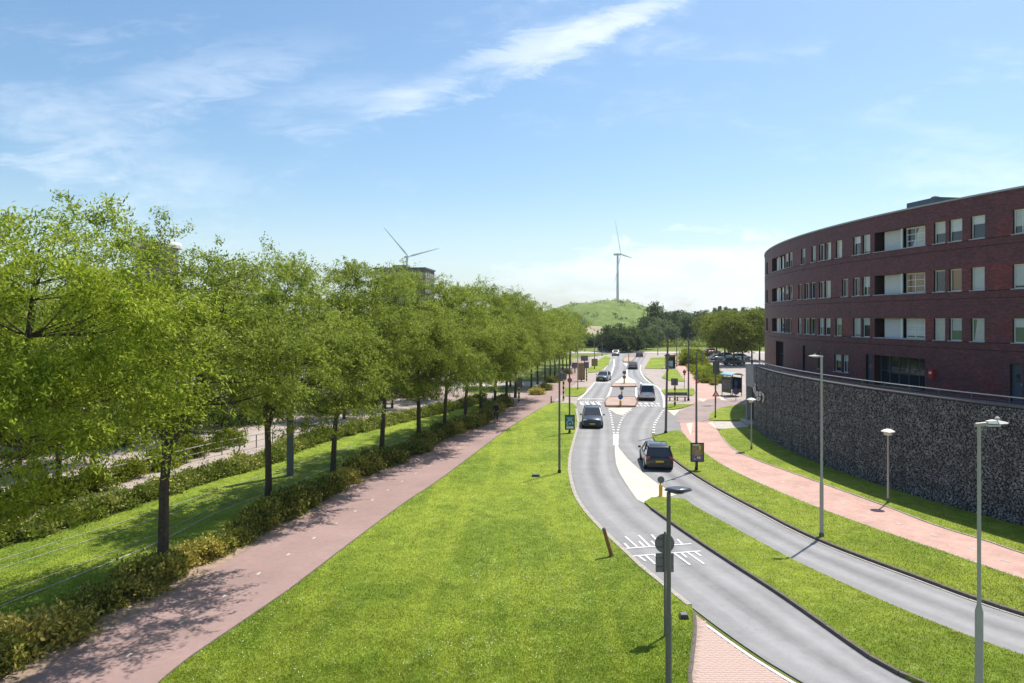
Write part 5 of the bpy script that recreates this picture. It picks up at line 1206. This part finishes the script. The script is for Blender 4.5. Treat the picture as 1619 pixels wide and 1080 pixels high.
MB().box((0, 0, 2.55), (1.9, 1.4, .3)).obj('roof', M['wood'], o); MB().box((-.85, 0, 1.2), (.1, 1.2, 2.4)).obj('side_panel', M['pane_dark'], o); MB().box((.85, 0, 1.2), (.1, 1.2, 2.4)).obj('side_panel', M['pane_dark'], o); MB().box((0, .55, 1.2), (1.6, .06, 2.3)).obj('back_panel', M['pane_dark'], o); MB().box((.1, -.2, 1.0), (.8, .08, 1.1)).obj('poster', M['pale_teal'], o)
# ------------------------------------------------------------------ cars
def car(name, loc, head, label, cat, col, kind='suv', group=None):
    L, Wd, Ht, belt, rear = {'suv': (4.6, 1.88, 1.66, 1.02, .12), 'hatch': (4.2, 1.78, 1.48, .94, .25), 'van': (4.7, 1.86, 1.92, 1.05, .06), 'estate': (4.6, 1.82, 1.55, .95, .10)}[kind]
    o = empty(name, loc, math.atan2(head[1], head[0]), label, cat, group); hw = Wd/2; pm = paint('car_paint', col)
    # lower body: cross-sections from the tail (-x) to the nose (+x)
    nose = .92 if kind != 'van' else .98
    st = [(-.5, .42, belt*.86, .86), (-.485, .30, belt*.97, .95), (-.42, .24, belt, .99), (-.3, .22, belt, 1), (-.05, .21, belt, 1), (.15, .21, belt*.985, 1), (.25, .22, belt*.96, .995), (.38, .24, belt*.90*nose/.92, .97), (.455, .27, belt*.82*nose/.92, .91), (.488, .33, belt*.72, .84), (.5, .42, belt*.56, .78)]
    b = MB(); prev = None
    for x, zb_, zt, wf in st:
        w = hw*wf; x *= L; k = len(b.v); zm = zb_+(zt-zb_)*.55
        b.v += [(x, -w*.88, zb_), (x, -w*.985, zb_+.12), (x, -w, zm), (x, -w*.965, zt-.07), (x, -w*.86, zt), (x, 0, zt+.035), (x, w*.86, zt), (x, w*.965, zt-.07), (x, w, zm), (x, w*.985, zb_+.12), (x, w*.88, zb_)]
        if prev is None: b.face(tuple(k+i for i in range(11)))
        else:
            for i in range(11): j = (i+1) % 11; b.face((prev+i, k+i, k+j, prev+j))
        prev = k
    b.face(tuple(prev+i for i in reversed(range(11)))); b.obj('body', pm, o, True)
    # greenhouse
    xr0, xr1 = -.485*L+rear*0, .21*L; tr0, tr1 = (-.47+rear*.75)*L, (.03 if kind != 'van' else .10)*L; z0, z1 = belt-.02, Ht-.06; w0, w1 = hw*.90, hw*.70
    def pt(t, s, inset=0): return None
    base_ = [(xr0, -w0), (xr0, w0), (xr1, w0*.96), (xr1, -w0*.96)]; top_ = [(tr0, -w1), (tr0, w1), (tr1, w1), (tr1, -w1)]
    b = MB(); v = [(x, y, z0) for x, y in base_]+[(x, y, z1) for x, y in top_]; b.v += v
    for q in ((0, 1, 5, 4), (1, 2, 6, 5), (2, 3, 7, 6), (3, 0, 4, 7)): b.face(q)
    b.obj('windows', M['car_glass'], o)
    b = MB(); xm = (tr0+tr1)/2; b.v += [(tr0-.06, -w1-.03, z1-.03), (tr0-.06, w1+.03, z1-.03), (tr1+.05, w1+.03, z1-.02), (tr1+.05, -w1-.03, z1-.02), (tr0+.08, -w1*.85, z1+.05), (tr0+.08, w1*.85, z1+.05), (tr1-.15, w1*.85, z1+.06), (tr1-.15, -w1*.85, z1+.06)]
    for q in ((0, 1, 5, 4), (1, 2, 6, 5), (2, 3, 7, 6), (3, 0, 4, 7), (4, 5, 6, 7), (3, 2, 1, 0)): b.face(q)
    b.obj('roof', pm, o, True)
    for s in (-1, 1):
        for (xa, xb, yw) in ((xr0, tr0, .09), (xr1, tr1, .06)):
            MB().tube([(xa, s*w0*.985, z0), (xb, s*(w1+.01), z1)], yw*.55, 6).obj('pillar', pm, o)
        xm0 = -.12*L; MB().tube([(xm0, s*w0*.99, z0), (xm0+.05, s*(w1+.01), z1)], .04, 6).obj('pillar', M['black'], o)
        MB().box((.19*L, s*(hw+.09), belt+.06), (.10, .20, .13), taper=.8).obj('mirror', pm, o)
        MB().box((.462*L, s*hw*.68, belt*.74), (.24, hw*.38, .15), taper=.8).obj('headlight', M['headlamp'], o)
        MB().box((-.487*L, s*hw*.78, belt*.84), (.10, hw*.24, .26 if kind != 'van' else .5)).obj('taillight', M['taillamp'], o)
    MB().box((.492*L, 0, .50), (.08, hw*1.25, .20)).obj('grille', M['black'], o); MB().box((.478*L, 0, .30), (.14, hw*1.66, .16)).obj('front_bumper', M['black'], o); MB().box((-.487*L, 0, .36), (.12, hw*1.7, .18)).obj('rear_bumper', M['black'], o)
    MB().box((.537*L-.12, 0, .44), (.03, .5, .11)).obj('number_plate', M['plate'], o); MB().box((-.505*L, 0, .62), (.03, .5, .11)).obj('number_plate', M['plate'], o)
    wr = .335 if kind != 'hatch' else .31
    for x in (-.31*L, .32*L):
        for s in (-1, 1):
            arch = MB().tube([(x, s*(hw*.80), wr+.01), (x, s*(hw*.998), wr+.01)], wr+.055, 18).obj('wheel_arch', M['black'], o)
            t = MB().tube([(x, s*(hw-.20), wr), (x, s*(hw-.17), wr), (x, s*(hw+.0), wr), (x, s*(hw+.018), wr)], [wr*.9, wr, wr, wr*.9], 20).obj('wheel', M['rubber'], o, True)
            MB().tube([(x, s*(hw+.012), wr), (x, s*(hw+.028), wr)], [wr*.66, wr*.55], 14).obj('rim', M['rim'], t)
    return o
def gp(px, py): p = G(px, py); p.z = .036; return p
car('car', gp(940.5, 678)+Vector((-.0, 2.0, 0)), (-.11, -1), 'dark grey car driving toward the camera on the left carriageway', 'car', (.035, .045, .06), 'suv')
car('car', gp(1039, 743)+Vector((.25, 1.7, 0)), (.09, 1), 'black estate car driving away past the purple poster on the right carriageway', 'car', (.012, .010, .011), 'estate')
car('car', gp(1024, 634.5)+Vector((.3, 2.2, 0)), (.15, 1), 'silver minivan with dark blue rear window driving away at the crossing', 'car', (.66, .70, .78), 'van')
car('car', gp(957, 604)+Vector((0, 2, 0)), (-.32, -1), 'grey car coming around the far bend of the left carriageway', 'car', (.10, .12, .15), 'hatch')
car('car', gp(1003, 584.5)+Vector((0, 2, 0)), (.12, 1), 'small grey blue car driving away near the far island', 'car', (.17, .18, .24), 'hatch')
car('car', gp(975, 563)+Vector((0, 2, 0)), (-.1, -1), 'pale car entering the left carriageway from the roundabout', 'car', (.5, .45, .45), 'hatch')
car('car', gp(1013.5, 565)+Vector((0, 2, 0)), (.2, 1), 'dark car leaving toward the roundabout on the right lane', 'car', (.05, .025, .035), 'hatch')
car('parked_car', gp(1162, 578)+Vector((0, 1, 0)), (1, .12), 'long black car parked side on in front of the olive trees', 'car', (.008, .009, .012), 'estate')
car('parked_car', gp(1139, 570)+Vector((0, 1, 0)), (1, .2), 'silver car parked behind the left end of the black car', 'car', (.5, .52, .55), 'hatch')
car('parked_car', gp(1153, 567.5)+Vector((0, 1, 0)), (.9, .3), 'white car parked behind the middle tree trunks', 'car', (.7, .72, .74), 'hatch')
car('parked_car', gp(1175, 569)+Vector((0, 1, 0)), (1, .1), 'pale grey car parked at the right behind the black car', 'car', (.55, .56, .6), 'hatch')
car('parked_car', gp(1128, 560)+Vector((0, 1, 0)), (1, .1), 'dark red car parked at the back left of the parking', 'car', (.10, .02, .02), 'hatch')
car('parked_truck', gp(958, 556)+Vector((0, 1, 0)), (1, -.1), 'grey blue van on the cross road before the dark trees', 'van', (.2, .24, .3), 'van')
for x, y, c_, lb, hd in ((8,722,(.55,.58,.62),'silver car parked on the plaza at the left edge behind the leaves',(.4,1)), (290,672,(.45,.46,.5),'grey car parked deep on the plaza, seen beside the forked trunk',(.2,1)), (60,672,(.03,.035,.05),'dark car parked on the plaza near the left edge',(1,.1)),
        (180,668,(.6,.6,.62),'white car parked on the plaza behind the nearest crowns',(1,.1)), (797,590,(.35,.38,.45),'pale car parked beyond the tenth path tree',(1,.2)), (430,655,(.05,.05,.06),'black car parked on the plaza behind the steel column',(1,.3)), (245,655,(.12,.03,.03),'dark red car parked at the back of the plaza',(1,.1)), (355,662,(.5,.52,.55),'silver car between round bushes behind the third plaza trunk',(1,.2)), (520,640,(.3,.32,.36),'grey car at the back of the plaza right of the steel column',(1,.2)), (120,680,(.08,.09,.12),'dark blue car behind the plaza trees at the left',(1,.2))):
    car('parked_car', gp(x, y), hd, lb, 'car', c_, 'hatch')
# ------------------------------------------------------------------ cyclist
def skin(name, verts, edges, rad, m, parent):
    me = bpy.data.meshes.new(name); me.from_pydata(verts, edges, []); o = link(name, me, parent); me.materials.append(m)
    md = o.modifiers.new('skin', 'SKIN'); md.use_smooth_shade = True
    for d, r_ in zip(me.skin_vertices[0].data, rad): d.radius = (r_, r_)
    me.skin_vertices[0].data[0].use_root = True
    sb = o.modifiers.new('sub', 'SUBSURF'); sb.levels = sb.render_levels = 1; return o
def cyclist():
    p = G(784.5, 668); p.z = .05
    bk = empty('bicycle', p, R(90), 'dark bicycle ridden toward the camera on the left cycle path', 'bicycle'); hd = 'x'
    for x in (-.53, .53):
        w = MB(); n = 24; pts = [(x+.34*math.cos(2*PI*k/n), 0, .35+.34*math.sin(2*PI*k/n)) for k in range(n+1)]; w.tube(pts, .02, 6, False); wo = w.obj('wheel', M['rubber'], bk)
        s = MB()
        for k in range(8): a = PI*k/8; s.tube([(x+.33*math.cos(a), 0, .35+.33*math.sin(a)), (x-.33*math.cos(a), 0, .35-.33*math.sin(a))], .004, 3)
        s.obj('spokes', M['steel'], wo)
    f = MB(); fr = [((.53, 0, .35), (.36, 0, .95)), ((.38, 0, .85), (-.12, 0, .35)), ((-.12, 0, .35), (-.25, 0, .9)), ((-.25, 0, .82), (.38, 0, .85)), ((-.53, 0, .35), (-.12, 0, .35)), ((-.53, 0, .35), (-.22, 0, .78))]
    for a, b in fr: f.tube([a, b], .018, 6)
    f.obj('frame', M['black'], bk); MB().tube([(.30, -.28, 1.03), (.38, 0, 1.0), (.30, .28, 1.03)], .014, 6).obj('handlebar', M['steel'], bk); MB().box((-.26, 0, .95), (.26, .15, .06), taper=.8).obj('saddle', M['black'], bk)
    MB().tube([(-.12, -.13, .35), (-.12, .13, .35)], .015, 6).obj('crank', M['steel'], bk)
    bk.rotation_euler = (0, 0, R(-100))
    pr = empty('person', p, R(-100), 'cyclist in dark clothes riding toward the camera beside the hedge', 'person')
    V_ = [(-.22, 0, 1.02), (-.16, 0, 1.18), (-.08, 0, 1.38), (-.02, 0, 1.50), (.02, 0, 1.58), (.05, 0, 1.68), (.06, 0, 1.78),
          (-.04, .19, 1.46), (.14, .24, 1.22), (.30, .25, 1.08), (-.04, -.19, 1.46), (.14, -.24, 1.22), (.30, -.25, 1.08),
          (-.18, .10, .99), (.10, .12, .80), (-.06, .13, .42), (.02, .13, .36), (-.18, -.10, .99), (.14, -.12, .92), (-.02, -.13, .56), (.08, -.13, .50)]
    E = [(0, 1), (1, 2), (2, 3), (3, 4), (4, 5), (5, 6), (3, 7), (7, 8), (8, 9), (3, 10), (10, 11), (11, 12), (0, 13), (13, 14), (14, 15), (15, 16), (0, 17), (17, 18), (18, 19), (19, 20)]
    rd = [.15, .14, .16, .13, .055, .09, .08, .07, .05, .035, .07, .05, .035, .10, .085, .05, .045, .10, .085, .05, .045]
    skin('body', V_, E, rd, M['cloth_dark'], pr)
    MB().lathe([(.02, -.12), (.075, -.09), (.095, -.02), (.1, .03), (.08, .1), (.03, .13)], (.07, 0, 1.72), 14).obj('face', M['skin'], pr, True)
    MB().lathe([(.1, -.02), (.112, .04), (.09, .11), (.03, .15)], (.045, 0, 1.73), 14).obj('hair', M['hair'], pr, True)
    for s in (-1, 1):
        MB().box((.31, s*.25, 1.07), (.09, .06, .05), taper=.8).obj('hand', M['skin'], pr); MB().box((.06 if s > 0 else .12, s*.13, .33 if s > 0 else .47), (.26, .09, .08), taper=.8).obj('shoe', M['black'], pr)
cyclist()
# ------------------------------------------------------------------ the air
hz = MB().box((0, 0, 87), (6400, 6400, 176)).me('haze'); hm = bpy.data.materials.new('haze_air'); hm.use_nodes = True; hg = N(hm.node_tree); hg.n.clear()
pv_ = hg.new('ShaderNodeVolumePrincipled', {'Color': (.86, .93, 1.0, 1), 'Density': .00013, 'Anisotropy': .2}); hg.l.new(pv_.outputs[0], hg.new('ShaderNodeOutputMaterial').inputs['Volume'])
hz.materials.append(hm); tag(link('haze', hz), kind='stuff')
